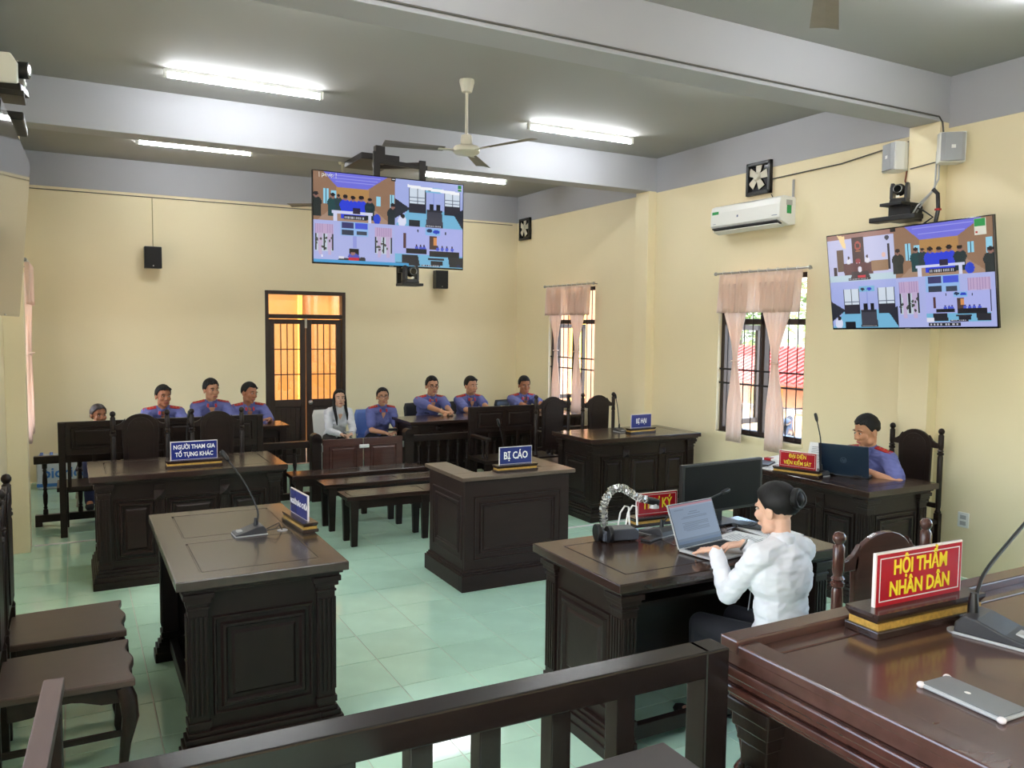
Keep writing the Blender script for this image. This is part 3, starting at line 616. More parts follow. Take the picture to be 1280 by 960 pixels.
# right-hand screen, tilted
def basis(c, X, Z):      # local x, z given; local y = z cross x
    X = Vector(X).normalized(); Z = Vector(Z); Z = (Z - X * Z.dot(X)).normalized(); Y = Z.cross(X)
    return Matrix(((X.x, Y.x, Z.x, c[0]), (X.y, Y.y, Z.y, c[1]), (X.z, Y.z, Z.z, c[2]), (0, 0, 0, 1)))
MT2 = basis((5.712, 4.165, 2.362), (0.0, -1.417, .02), (-.115, .0, .79))
t = tv('split view screen tilted on the right wall below two grey speakers', MT2, p2)
MB().box(.575, .66, -.003, -.0015, .27, .385).build('sticker', PLW, t); MB().box(.577, .655, -.004, -.003, .33, .383).build('sticker_green', GRN, t); MB().box(.583, .598, -.004, -.003, .283, .296).build('sticker_mark', EPAU, t)
t = thing('screen_mount', 'wall arm behind the tilted screen on the right wall', 'mount', (6.08, 4.3, 2.4))
MB().box(-.03, 0, -.12, .12, -.2, .2).build('wall_plate', IRON, t); MB().bar((-.02, 0, .03), (-.29, -.06, .0), .05, .06).build('mount_arm', IRON, t)
ptz('conference camera on a shelf above the tilted screen on the right wall', at(5.93, 4.40, 2.985) @ Matrix.Rotation(R(-68), 4, 'Z'))
t = thing('camera_bracket', 'black two tier shelf above the tilted screen on the right wall', 'shelf', (5.93, 4.40, 2.96))
MB().box(-.10, .15, -.09, .11, 0, .024).build('camera_shelf', PLB, t, bevel=.003)
MB().box(-.11, .0, -.22, .20, -.125, -.085).build('sound_bar', PLB, t, bevel=.006); MB().box(-.0, .15, -.1, .1, -.12, -.0).build('bracket_body', PLB, t)
t = thing('cable_bundle', 'tangled black and grey cables beside the camera shelf on the right wall', 'cable', (6.0, 4.2, 2.85))
for k, pts in enumerate(([(.06, -.02, .52), (.04, -.03, .33), (.02, -.04, .22), (-.03, .02, .12), (-.02, .08, .05)], [(.06, -.04, .52), (.05, -.05, .3), (.0, -.03, .2), (-.05, .05, .1), (-.04, .1, .04)],
                         [(.0, -.04, .22), (.02, -.07, .18), (.02, -.08, .06), (-.02, -.08, -.1)], [(-.04, .1, .1), (-.03, .02, .06), (0, -.05, .0), (.0, .04, -.05)])):
    sm = [Vector(p) for p in pts]; MB().tube(sm, .016 if k == 2 else .007, 7).build('cable', PLB if k > 1 else PLG, t, smooth=80)
MB().box(-.0, .03, -.1, -.06, .05, .065).build('cable_tie', EPAU, t)
# left-hand screen seen nearly edge on
MT3 = basis((-.225, 4.285, 2.372), (.04, 1.43, -.0), (.07, 0, .78))
tv('dark glossy screen at the far left edge seen almost edge on', MT3, None)
t = thing('screen_mount', 'wall arm behind the screen at the far left edge', 'mount', (-.36, 4.3, 2.4))
MB().box(0, .02, -.12, .12, -.2, .2).build('wall_plate', IRON, t); MB().bar((.01, 0, 0), (.09, 0, 0), .06, .06).build('mount_arm', IRON, t)
ptz('white conference camera above the screen at the far left edge', at(-.215, 4.30, 2.955) @ Matrix.Rotation(R(78), 4, 'Z'), PLW)
t = thing('camera_bracket', 'black shelf above the screen at the far left edge', 'shelf', (-.25, 4.30, 2.93))
MB().box(-.12, .09, -.09, .09, 0, .024).build('camera_shelf', PLB, t, bevel=.003); MB().box(.0, .09, -.17, .2, -.12, -.085).build('sound_bar', PLB, t, bevel=.006); MB().box(-.10, .0, -.06, .06, -.12, 0).build('bracket_body', PLB, t)
# wall speakers
def speaker(label, x, z):
    t = thing('wall_speaker', label, 'speaker', (x, YB - .10, z), 0, 'black speakers on the back wall')
    MB().box(-.1, .1, -.06, .06, -.135, .135).build('speaker_box', PLB, t, bevel=.008); MB().box(-.092, .092, -.064, -.06, -.127, .127).build('grille', mat('grille_black', (16, 16, 18), .7, bump=.6, bscale=300), t)
    MB().cyl((.0, -.066, -.105), (.0, -.064, -.105), .009).build('badge', STEEL, t); MB().box(-.04, .04, .06, .098, -.05, .05).build('wall_bracket', PLB, t)
speaker('black speaker on the back wall left of the door', .918, 2.77); speaker('black speaker on the back wall right of the door', 4.85, 2.64)
def gspeaker(label, M_):
    t = thing('corner_speaker', label, 'speaker'); t.matrix_world = M_; t['group'] = 'pale grey speakers by the right pillar'
    MB().prism([(-.095, -.03), (.095, -.03), (.095, .05), (.06, .11), (-.06, .11), (-.095, .05)], -.115, .115, 'z').build('speaker_box', PLW, t, bevel=.006)
    MB().prism([(-.088, -.034), (-.06, -.05), (.06, -.05), (.088, -.034)], -.108, .108, 'z').build('grille', mat('grille_grey', (158, 160, 164), .6, bump=.5, bscale=260), t, bevel=.004)
    MB().box(-.015, .015, -.053, -.05, -.013, .013).build('badge', PLW, t); MB().bar((0, .1, 0), (0, .17, 0), .03, .05).build('wall_bracket', PLG, t)
gspeaker('pale grey speaker on the left flank of the right pillar', at(6.02, 4.555, 3.385) @ Matrix.Rotation(R(-112), 4, 'Z'))
gspeaker('pale grey speaker on the right flank of the right pillar', at(6.04, 4.045, 3.375) @ Matrix.Rotation(R(-42), 4, 'Z'))
# air conditioner
t = thing('air_conditioner', 'white split air conditioner high on the right wall', 'air conditioner', (XR, 6.21, 3.1))
prof = [(0, -.13), (0, .13), (-.15, .14), (-.20, .12), (-.215, .06), (-.215, -.07), (-.19, -.10), (-.08, -.14)]
MB().prism(prof, -.48, .48, 'y').build('case', PLW, t, bevel=.006)
MB().bar((-.185, -.45, -.112), (-.185, .45, -.112), .07, .012, up=(.4, 0, 1)).build('air_slot', mat('slot_dark', (40, 40, 42), .6), t)
MB().bar((-.165, -.45, -.14), (-.165, .45, -.14), .085, .006, up=(.35, 0, 1)).build('louver', PLW, t)
for yy in (-.2, 0, .2): MB().bar((-.18, yy, -.11), (-.15, yy, -.135), .006, .02).build('louver_vane', PLG, t)
MB().box(-.2165, -.215, .36, .455, .045, .075).build('sticker_green', GRN, t)
text('VN', .02, TXW, t, at(-.2172, .41, .06) @ Matrix.Rotation(R(-90), 4, 'Z') @ FRONT, ext=.0003) if False else None
MB().box(-.2165, -.215, .075, .095, -.01, .012).box(-.2165, -.215, -.45, -.38, -.05, -.044).box(-.2165, -.215, .4, .44, -.055, -.05).build('printed_mark', mat('grey_print', (110, 120, 150), .5), t)
MB().box(-.12, -.06, -.4815, -.4795, -.03, .05).build('energy_label', GRN, t); MB().box(-.13, -.05, -.4812, -.4796, .05, .10).build('energy_label_top', PLG, t)
MB().cyl((-.02, -.46, .13), (-.02, -.46, .30), .012, n=8).build('power_cord', PLG, t)
# exhaust fans
def exhaust(label, y, z):
    t = thing('exhaust_fan', label, 'exhaust fan', (XR - .008, y, z), 0, 'square black exhaust fans')
    b = MB(); h = .165
    for a in ((-h, h, -h, -h + .035), (-h, h, h - .035, h), (-h, -h + .035, -h, h), (h - .035, h, -h, h)): b.box(-.04, 0, a[0], a[1], a[2], a[3])
    b.build('housing', PLB, t, bevel=.006)
    MB().box(-.006, 0, -h, h, -h, h).build('backing', BLKG, t)
    MB().lathe([(.04, -.01), (.045, .0), (.03, .02)], (-.03, .02, .02), 14, Matrix.Rotation(R(-90), 3, 'Y')).build('hub', FANP, t, smooth=True)
    for k in range(5):
        a = R(72 * k + 12); M_ = at(-.02, .02, .02) @ Matrix.Rotation(a, 4, 'X')
        MB(M_).prism([(-.025, .03), (.025, .03), (.05, .125), (-.035, .13)], -.003, .003, 'x').build('blade', FANP, t)
exhaust('black square exhaust fan above the air conditioner', 6.20, 3.48); exhaust('black square exhaust fan near the far right corner', 11.06, 3.45)
# cables, conduit, outlet
def cable(label, pts, r, m=PLG, name='wall_cable'): o = MB().tube(pts, r, 6).build(name, m, None, smooth=80); tag(o, label, 'cable'); return o
CBL = mat('cable_grey', (88, 84, 78), .6)
cable('thin cable running from the exhaust fan to the left grey speaker', [(6.185, 6.03, 3.45), (6.185, 5.2, 3.46), (6.185, 4.5, 3.53)], .006, CBL)
cable('thin cable along the top of the yellow paint on the back wall', [(-.48, YB - .012, 3.53), (1.0, YB - .012, 3.53), (2.6, YB - .012, 3.53), (6.1, YB - .012, 3.535)], .005, CBL)
cable('cable dropping to the black speaker left of the door', [(.93, YB - .01, 3.52), (.93, YB - .01, 2.905)], .005, mat('cable_tan', (170, 156, 110), .6))
cable('thin cable along the lower edge of the front beam', [(XL + .2, 4.17, 3.64), (3.2, 4.17, 3.64), (6.05, 4.17, 3.64), (6.10, 4.172, 3.6), (6.12, 4.172, 3.5)], .006, CBL)
cable('cable sagging between the two grey speakers across the pillar', [(6.10, 4.46, 3.28), (6.07, 4.40, 3.275), (6.07, 4.22, 3.29), (6.10, 4.10, 3.30)], .005, CBL)
cable('twisted red wires under the left grey speaker', [(6.14, 4.5, 3.28), (6.15, 4.52, 3.2), (6.15, 4.49, 3.14)], .007, mat('wire_red', (170, 110, 90), .6))
cable('cable dropping from exhaust fan to the air conditioner', [(6.186, 6.04, 3.30), (6.186, 6.0, 3.24)], .005, CBL)
t = thing('wall_outlet', 'white double socket low on the right wall', 'outlet', (XR, 3.90, .46))
MB().box(-.012, 0, -.045, .045, -.06, .06).build('outlet_plate', PLW, t, bevel=.003)
for zz in (.022, -.026):
    MB().box(-.0135, -.011, -.024, .024, zz - .016, zz + .016).build('socket', PLG, t)
# ================================================================ FURNITURE
def desk(label, x, y, rz, top=WOODT, body=WOOD, W=1.41, D=.76, H=.84):   # front faces local -y, kneehole on +y
    t = thing('court_desk', label, 'desk', (x, y, 0), rz)
    w, d = W / 2, D / 2
    b = MB(); b.box(-w, w, -d, d, H - .042, H - .004); b.ring((-w, -d, H - .004), (1, 0, 0), (0, 1, 0), W, D, .004, .115); b.box(-.06, .06, -d + .11, d - .11, H - .004, H - .0005)
    b.build('tabletop', top, t, bevel=.003)
    for x0, x1 in ((-w + .121, -.066), (.066, w - .121)):
        MB().raised((x0, -d + .121, H - .004), (1, 0, 0), (0, 1, 0), x1 - x0, D - .242, .0036, .001).build('inlay_panel', top, t)
    MB().box(-w + .022, w - .022, -d + .022, d - .022, H - .058, H - .042).box(-w + .036, w - .036, -d + .036, d - .036, H - .072, H - .058).build('top_moulding', body, t, bevel=.003)
    ip = .05; zb, zt = .15, H - .15
    for sx in (-1, 1):
        for sy in (-1, 1):
            cx, cy = sx * (w - ip - .045), sy * (d - ip - .045)
            b = MB(); b.box(cx - .042, cx + .042, cy - .042, cy + .042, zb - .02, H - .07)
            for e, z0, z1 in ((.048, zt, zt + .012), (.056, zt + .03, zt + .052), (.066, zt + .052, H - .072), (.05, zb, zb + .03)): b.box(cx - e, cx + e, cy - e, cy + e, z0, z1)
            p = b.build('pilaster', body, t, bevel=.003)
            r = MB()
            for k in range(4):
                u = -.03 + .02 * k
                yy = cy + sy * .042; r.box(cx + u - .006, cx + u + .006, min(yy, yy + sy * .007), max(yy, yy + sy * .007), zb + .06, zt - .03)
                xx = cx + sx * .042; r.box(min(xx, xx + sx * .007), max(xx, xx + sx * .007), cy + u - .006, cy + u + .006, zb + .06, zt - .03)
            r.build('fluting', body, p, bevel=.002)
    b = MB()
    for i, (z0, z1) in zip((0, .008, .02, .032), ((0, .055), (.055, .09), (.09, .115), (.115, .135))):
        b.box(-w + .012 + i, w - .012 - i, -d + .012 + i, -d + .13, z0, z1)
        for sx in (-1, 1):
            xs = sorted((sx * (w - .012 - i), sx * (w - .13))); b.box(xs[0], xs[1], -d + .13, d - .012 - i, z0, z1)
    b.build('plinth', body, t, bevel=.003)
    for sx in (-1, 1):
        xs = sorted((sx * (w - .10), sx * (w - .07))); MB().box(xs[0], xs[1], -d + .1, d - .1, .12, H - .07).build('side_board', body, t)
        O = (sx * (w - .07), (-d + .155) if sx > 0 else (d - .155), .19); U = (0, 1 if sx > 0 else -1, 0); b = MB(); a, h = D - .31, H - .19 - .19
        b.ring(O, U, (0, 0, 1), a, h, .012, .018)
        Ov = Vector(O) + Vector(U) * .035 + Vector((0, 0, .035)); b.ring(Ov, U, (0, 0, 1), a - .07, h - .07, .016, .03)
        Ov = Vector(O) + Vector(U) * .082 + Vector((0, 0, .082)); b.raised(Ov, U, (0, 0, 1), a - .164, h - .164, .010, .012)
        b.build('raised_panel', body, t)
    MB().box(-w + .1, w - .1, -d + .07, -d + .1, .12, H - .07).build('front_board', body, t)
    x0s = (-w + .16, -.20, w - .16 - .30); ws = (.30, .40, .30)
    for x0, a in zip(x0s, ws):
        b = MB(); h = H - .38
        O = Vector((x0, -d + .07, .19)); b.ring(O, (1, 0, 0), (0, 0, 1), a, h, .012, .016); O = O + Vector((.032, 0, .032)); b.ring(O, (1, 0, 0), (0, 0, 1), a - .064, h - .064, .016, .026)
        O = O + Vector((.042, 0, .042)); b.raised(O, (1, 0, 0), (0, 0, 1), a - .148, h - .148, .012, .014); b.build('raised_panel', body, t)
    for sx in (-1, 1):
        cx = sx * .235; b = MB()
        for k in range(3): b.box(cx - .024 + k * .018, cx - .012 + k * .018, -d + .06, -d + .07, .18, H - .24)
        b.box(cx - .034, cx + .034, -d + .062, -d + .07, .15, H - .1); b.build('fluted_strip', body, t)
        MB().add([(cx - .04, -d + .062, H - .215), (cx + .04, -d + .062, H - .215), (cx + .04, -d + .062, H - .135), (cx - .04, -d + .062, H - .135), (cx, -d + .025, H - .175)], [(0, 1, 4), (1, 2, 4), (2, 3, 4), (3, 0, 4), (3, 2, 1, 0)]).build('diamond_stud', body, t)
    MB().box(-w + .11, w - .11, d - .13, d - .09, .06, .13).build('foot_rail', body, t, bevel=.003)
    MB().box(-w + .11, w - .11, -d + .1, d - .22, H - .21, H - .19).build('shelf', body, t)
    return t
desk('dark desk with a bare top in the near left, its open side facing the chairs', .745, 4.385, 90, mat('smoky_wood_top', (54, 43, 37), .24, var=.2, vscale=3, stretch=(1.5, 9, 9), coat=.15), mat('near_black_wood', (26, 17, 14), .45, spec=.22, var=.2, vscale=3, stretch=(9, 9, 1.5)))
desk('dark desk bearing the two line blue name plate, in front of two tall chairs', .785, 6.88, 0, WOODT)
desk('dark desk with the right hand blue name plate near the far window', 5.205, 7.04, 0, WOODT)
desk('dark desk of the woman in white with laptop and document camera', 2.765, 3.19, 180, WOODT)
desk('dark desk with papers and open laptop of the man by the right wall', 5.19, 4.41, -90, WOODT)
# witness stand
t = thing('witness_stand', 'brown U shaped witness stand with a blue name plate in the room centre', 'lectern', (2.95, 5.66, 0))
w, dN, dF, H = .485, -.36, .36, .85
b = MB(); b.box(-w - .0, w, dN, dN + .19, H - .028, H); b.box(-w, -w + .19, dN + .19, dF, H - .028, H); b.box(w - .19, w, dN + .19, dF, H - .028, H); b.build('ledge', WOODL, t, bevel=.003)
b = MB(); b.box(-w + .035, w - .035, dN + .035, dN + .065, .1, H - .028); b.box(-w + .035, -w + .065, dN + .065, dF - .02, .1, H - .028); b.box(w - .065, w - .035, dN + .065, dF - .02, .1, H - .028); b.build('stand_body', WOODB, t, bevel=.003)
b = MB()
for i, z0, z1 in ((0, 0, .12), (.012, .12, .135), (.022, .135, .15)): b.box(-w + i, w - i, dN + i, dN + .05, z0, z1); b.box(-w + i, -w + .05, dN + .05, dF - i, z0, z1); b.box(w - .05, w - i, dN + .05, dF - i, z0, z1)
b.build('plinth', WOODB, t, bevel=.003)
for O, U, a in (((-w + .11, dN + .035, .22), (1, 0, 0), 2 * w - .22), ((-w + .035, dF - .1, .22), (0, -1, 0), .54), ((w - .035, dN + .12, .22), (0, 1, 0), .54)):
    b = MB(); O = Vector(O); U_ = Vector(U); b.ring(O, U, (0, 0, 1), a, .48, .008, .016)
    O = O + U_ * .045 + Vector((0, 0, .045)); b.ring(O, U, (0, 0, 1), a - .09, .39, .010, .020); O = O + U_ * .03 + Vector((0, 0, .03)); b.ring(O, U, (0, 0, 1), a - .15, .33, .006, .010); b.build('raised_panel', WOODB, t)
MB().box(-w + .065, w - .065, dN + .065, dF - .06, .62, .645).build('inner_shelf', WOODB, t)
# tall court chair, faces local -y
def chair(label, x, y, z, rz, group=None, wood=WOOD):
    t = thing('court_chair', label, 'chair', (x, y, z), rz, group)
    n = 24; w0 = .25; b = MB(); poly = [(-w0 + .02, .25), (-w0, -.22)]
    for i in range(n + 1):
        u = i / n; xx = -w0 + 2 * w0 * u; poly.append((xx, -.246 - .010 * math.cos(4 * PI * u) - .008 * math.sin(PI * u)))
    poly += [(w0, -.22), (w0 - .02, .25)]
    b.prism(poly, .418, .45, 'z'); b.build('seat', WOODR if wood is WOODR else wood, t, bevel=.006)
    ap = [(-.20, .418), (-.20, .345), (-.12, .35), (-.05, .375), (0, .385), (.05, .375), (.12, .35), (.20, .345), (.20, .418)]
    MB().prism(ap, -.225, -.205, 'y').build('apron', wood, t, bevel=.003)
    for sx in (-1, 1):
        MB().prism([(u * 1.05, v) for u, v in ap], sx * .215 - .01, sx * .215 + .01, 'x').build('apron', wood, t, bevel=.003)
        k = sx * .01
        pts = [(sx * .21, -.21, .41), (sx * .222, -.228, .36), (sx * .226, -.236, .28), (sx * .212, -.215, .16), (sx * .205, -.205, .06), (sx * .215, -.222, .015), (sx * .22, -.23, .0)]
        MB().tube(pts, [.034, .036, .034, .022, .019, .026, .024], 10).build('front_leg', wood, t, smooth=True)
        px, py = sx * .218, .255
        MB().box(px - .022, px + .022, py - .022, py + .022, 0, .50).build('rear_leg', wood, t, bevel=.003)
        pf = [(.014, .50), (.024, .505), (.024, .515), (.016, .53), (.020, .56), (.021, .95), (.017, .965), (.025, .972), (.025, .985), (.017, .992), (.025, 1.0), (.017, 1.012), (.021, 1.03), (.021, 1.125), (.014, 1.135), (.023, 1.148), (.024, 1.163), (.016, 1.178), (.004, 1.183)]
        MB().lathe(pf, (px, py, 0), 12).build('back_post', wood, t, smooth=True)
    arch = [(-.135, .56), (.135, .56), (.147, 1.03)] + [(.147 * math.cos(a * PI / 12) * 1.0, 1.03 + .125 * math.sin(a * PI / 12)) for a in range(1, 12)] + [(-.147, 1.03)]
    MB().prism(arch, .238, .262, 'y').build('back_splat', wood, t, bevel=.004)
    MB().prism([(u * .72, .60 + (v - .56) * .88) for u, v in arch], .230, .238, 'y').build('splat_panel', wood, t, bevel=.003)
    for sx in (-1, 1):
        c = [(sx * .13, 1.02), (sx * .20, 1.02), (sx * .20, 1.06), (sx * .175, 1.065), (sx * .15, 1.08), (sx * .12, 1.12)]
        MB().prism(c, .24, .262, 'y').build('crest_wing', wood, t, bevel=.003)
    MB().box(-.2, .2, .24, .262, .54, .58).build('back_rail', wood, t, bevel=.003)
    for k in range(-1, 2): MB().lathe([(.006, 0), (.017, .004), (.006, .008)], (k * .04, .2365, 1.08), 8, Matrix.Rotation(R(90), 3, 'X')).build('carved_boss', wood, t)
    for sx in (-1, 1): MB().box(sx * .218 - .008, sx * .218 + .008, -.2, .24, .20, .225).build('side_stretcher', wood, t)
    return t
SEATW = mat('seat_wood', (72, 56, 49), .34, var=.12, vscale=3, stretch=(6, 1.5, 6))
for o, l in ((chair('tall dark chair at left edge with wavy seat front, nearer of two', -.055, 3.94, 0, 90, 'pair of chairs at the left edge'), 0), (chair('tall dark chair at left edge with wavy seat front, farther of two', -.055, 4.56, 0, 90, 'pair of chairs at the left edge'), 1)):
    for c in o.children:
        if c.name.startswith('seat'): c.data.materials[0] = SEATW
chair('tall arched back chair behind the two line name plate, left of the pair', .51, 7.555, 0, 0, 'chairs behind the left desk')
chair('tall arched back chair behind the two line name plate, right of the pair', 1.15, 7.555, 0, 0, 'chairs behind the left desk')
chair('tall arched back chair by the far window, left of the pair', 4.84, 7.72, 0, 0, 'chairs behind the right desk')
chair('tall arched back chair by the far window, right of the pair', 5.475, 7.72, 0, 0, 'chairs behind the right desk')
chair('tall arched back chair behind the uniformed man at the right wall', 5.80, 4.245, 0, -90)
chair('tall chair with ball finials behind the woman typing in white', 2.825, 2.355, 0, 180, None, WOODR).scale = (1.19, 1, 1)
# plain backless benches
def bench(label, x, y):
    t = thing('wooden_bench', label, 'bench', (x, y, 0), 0, 'backless benches in the middle')
    b = MB(); b.box(0, 1.42, -.15, .15, .412, .447); b.ring((0, -.15, .447), (1, 0, 0), (0, 1, 0), 1.42, .30, .003, .05); b.build('seat', WOODT, t, bevel=.003)
    for x0, x1 in ((.055, .68), (.74, 1.365)): MB().raised((x0, -.095, .447), (1, 0, 0), (0, 1, 0), x1 - x0, .19, .003, .001).build('inlay_panel', WOODT, t)
    for x0 in (.045, .715, 1.335):
        for sy in (-1, 1): MB().frustum((x0 - .018 + .018, x0 + .054, sy * .115 - .02, sy * .115 + .02, 0), (x0 - .01, x0 + .066, sy * .115 - .026, sy * .115 + .026, .412)).build('leg', WOOD, t, bevel=.003)
    for sy in (-1, 1): MB().box(.06, 1.37, sy * .115 - .012, sy * .115 + .012, .335, .412).build('apron', WOOD, t)
    MB().box(.05, .07, -.11, .11, .335, .412).box(1.36, 1.38, -.11, .11, .335, .412).build('end_apron', WOOD, t)
    return t
bench('low backless wooden bench nearest the witness stand', 2.075, 6.99); bench('low backless wooden bench in the middle of the three', 2.05, 7.60); bench('low backless wooden bench closest to the swing gates', 1.88, 8.17)
# public rail with turned balusters
BAL = [(.012, 0), (.022, .004), (.022, .05), (.013, .06), (.020, .072), (.013, .084), (.019, .12), (.022, .19), (.014, .235), (.021, .248), (.014, .26), (.022, .31), (.019, .38), (.013, .415), (.020, .428), (.013, .44), (.022, .45), (.022, .495), (.012, .5)]
def rail(label, x0, x1, sp):
    t = thing('railing', label, 'railing', ((x0 + x1) / 2, 8.87, 0), 0, 'rail sections across the hall'); h = (x1 - x0) / 2
    MB().box(-h, h, -.035, .035, .60, .675).build('top_rail', WOOD, t, bevel=.006); MB().box(-h, h, -.03, .03, .04, .11).build('bottom_rail', WOOD, t, bevel=.004)
    n = int((x1 - x0) / sp); me = MB().lathe(BAL, (0, 0, 0), 8).mesh('baluster', True)
    for k in range(n):
        o = link('baluster', me, WOOD, t); o.location = (-h + sp * (k + .6), 0, .105)
    for s_ in (-1, 1): MB().box(s_ * (h - .03) - .03, s_ * (h - .03) + .03, -.028, .028, 0, .04).build('foot', WOOD, t)
    return t
rail('dark turned baluster railing left of the swing gates', -.35, 2.265, .148); rail('dark turned baluster railing right of the swing gates', 3.48, 6.19, .125)
t = thing('gate_post', 'thick round topped gate post left of the swing gates', 'post', (2.335, 8.87, 0), 0, 'gate posts')
MB().box(-.055, .055, -.055, .055, 0, .70).build('post_shaft', WOOD, t, bevel=.004); MB().cyl((0, -.055, .70), (0, .055, .70), .055, n=20).build('round_cap', WOOD, t, smooth=True)
dup(t, (3.42, 8.87, 0), label='thick round topped gate post right of the swing gates')
t = thing('swing_gate', 'pair of panelled swing gates with white latch between two posts', 'gate', (2.88, 8.87, 0))
for s_ in (-1, 1):
    x0, x1 = sorted((s_ * .006, s_ * .468)); lf = MB().box(x0, x1, -.018, .018, .20, .675).build('gate_leaf', WOODR, t, bevel=.003)
    b = MB(); b.ring((x0 + .07, -.018, .27), (1, 0, 0), (0, 0, 1), x1 - x0 - .14, .33, .008, .016); b.raised((x0 + .1, -.018, .30), (1, 0, 0), (0, 0, 1), x1 - x0 - .2, .27, .008, .012); b.build('raised_panel', WOODR, lf)
    for zz in (.30, .58): MB().box(s_ * .475 - .008, s_ * .475 + .008, -.024, -.01, zz - .035, zz + .035).build('hinge', STEEL, lf)
MB().box(-.055, .06, -.04, -.018, .565, .605).build('latch', PLW, t, bevel=.006, label='white plastic latch')
# public tables
def ptable(label, x0, x1, y0, y1, group='long tables behind the rail'):
    t = thing('long_table', label, 'table', ((x0 + x1) / 2, (y0 + y1) / 2, 0), 0, group); w, d = (x1 - x0) / 2, (y1 - y0) / 2
    MB().box(-w, w, -d, d, .765, .80).build('tabletop', WOODT, t, bevel=.004); MB().box(-w + .03, w - .03, -d + .03, d - .03, .74, .765).build('top_moulding', WOOD, t)
    MB().box(-w + .06, w - .06, -d + .06, -d + .09, .16, .74).build('front_board', WOOD, t)
    n = int((2 * w - .2) / .5)
    for k in range(n):
        a = (2 * w - .24) / n; b = MB(); O = Vector((-w + .12 + a * k + .03, -d + .06, .26)); b.ring(O, (1, 0, 0), (0, 0, 1), a - .06, .40, .010, .016); b.raised(O + Vector((.05, 0, .05)), (1, 0, 0), (0, 0, 1), a - .16, .30, .01, .012); b.build('raised_panel', WOOD, t)
        MB().add([(O.x + a / 2 - .07, O.y, .68), (O.x + a / 2 + .01, O.y, .68), (O.x + a / 2 + .01, O.y, .73), (O.x + a / 2 - .07, O.y, .73), (O.x + a / 2 - .03, O.y - .03, .705)], [(0, 1, 4), (1, 2, 4), (2, 3, 4), (3, 0, 4)]).build('diamond_stud', WOOD, t)
    for sx in (-1, 1):
        for sy in (-1, 1): MB().box(sx * (w - .07) - .04, sx * (w - .07) + .04, sy * (d - .07) - .04, sy * (d - .07) + .04, 0, .74).build('leg', WOOD, t, bevel=.003)
        MB().box(sx * (w - .07) - .015, sx * (w - .07) + .015, -d + .1, d - .1, .16, .74).build('side_board', WOOD, t)
    return t
ptable('long dark table in front of the three uniformed men on the left', .45, 2.17, 9.36, 9.86)
ptable('long dark table in front of the three uniformed men on the right', 3.53, 6.0, 9.07, 9.72)
# settees with panelled backs
def settee(label, x0, x1, yb, zt, facing, arms):
    t = thing('panelled_settee', label, 'bench', ((x0 + x1) / 2, yb, 0)); w = (x1 - x0) / 2; f = -1 if facing else 1      # facing True: seat towards the camera side
    b = MB(); b.box(-w, w, -.02, .02, zt - .30, zt); b.build('back_board', WOOD, t, bevel=.004)
    n = 2 if w < .6 else 4
    for k in range(n):
        a = (2 * w - .16) / n
        for O, U in (((-w + .08 + a * k + .02, -.02, zt - .25), (1, 0, 0)),):
            b = MB(); b.ring(O, U, (0, 0, 1), a - .04, .20, .008, .014); b.raised(Vector(O) + Vector((.03, 0, .03)), U, (0, 0, 1), a - .10, .14, .006, .01); b.build('raised_panel', WOOD, t)
    for sx in (-1, 1): MB().box(sx * (w - .03) - .028, sx * (w - .03) + .028, -.028, .028, 0, zt - .01).build('back_leg', WOOD, t, bevel=.003)
    y0, y1 = sorted((f * .03, f * .47)); MB().box(-w - .02, w + .02, y0, y1, .41, .45).build('seat', WOOD, t, bevel=.005); MB().box(-w + .03, w - .03, f * .42 - .012, f * .42 + .012, .33, .41).build('apron', WOOD, t)
    for k in range(n * 2 + 1): MB().box(-w + .07 + k * (2 * w - .18) / (2 * n), -w + .10 + k * (2 * w - .18) / (2 * n), -.012, .012, .45, zt - .30).build('back_slat', WOOD, t)
    for sx in (-1, 1):
        MB().box(sx * (w - .04) - .03, sx * (w - .04) + .03, f * .42 - .03, f * .42 + .03, 0, .41).build('front_leg', WOOD, t, bevel=.003)
        if arms:
            MB().box(sx * (w - .04) - .035, sx * (w - .04) + .035, min(f * .02, f * .46), max(f * .02, f * .46), .665, .70).build('armrest', WOOD, t, bevel=.008)
            for yy in (.40, .30): MB().lathe([(.012, .45), (.02, .46), (.014, .49), (.022, .56), (.014, .62), (.02, .65), (.014, .665)], (sx * (w - .04), f * yy, 0), 8).build('arm_spindle', WOOD, t, smooth=True)
    return t
settee('long dark bench with panelled back behind the left pair of tall chairs', -.135, 1.66, 8.32, 1.05, False, False)
settee('dark settee with panelled back and turned arms behind the witness stand', 4.045, 4.985, 8.54, 1.01, True, True)
# platform rail, judges' bench and loose pieces in front
RAILW = mat('rail_wood', (30, 22, 20), .25, var=.2, vscale=3, stretch=(1.5, 9, 9), spec=.4)
t = thing('platform_railing', 'dark square post railing across the foreground along the platform edge', 'railing', (0, 1.208, .45))
MB().bar((-.45, 0.03, .843), (1.09, 0.0, .843), .058, .054).build('top_rail', RAILW, t, bevel=.004)
for xx in (-.33, -.20, -.07, .06, .19, .32, .45, .575, .715, .855):
    MB().box(xx + .037 - .02, xx + .037 + .02, -.022 + .02 * (1 - xx), .018 + .02 * (1 - xx), .06, .82).build('post', RAILW, t, bevel=.002)
MB().bar((-.45, 0.03, .05), (1.09, 0.0, .05), .05, .05).build('bottom_rail', RAILW, t)
MB().box(1.075, 1.135, -.03, .028, 0, .87).build('end_post', RAILW, t, bevel=.004)
for xx in (-.42,): MB().box(xx - .03, xx + .03, .0, .056, 0, .82).build('end_post', RAILW, t, bevel=.004)
JT = mat('judge_top_wood', (82, 56, 50), .20, var=.2, vscale=2.5, stretch=(1.5, 10, 10), coat=.2)
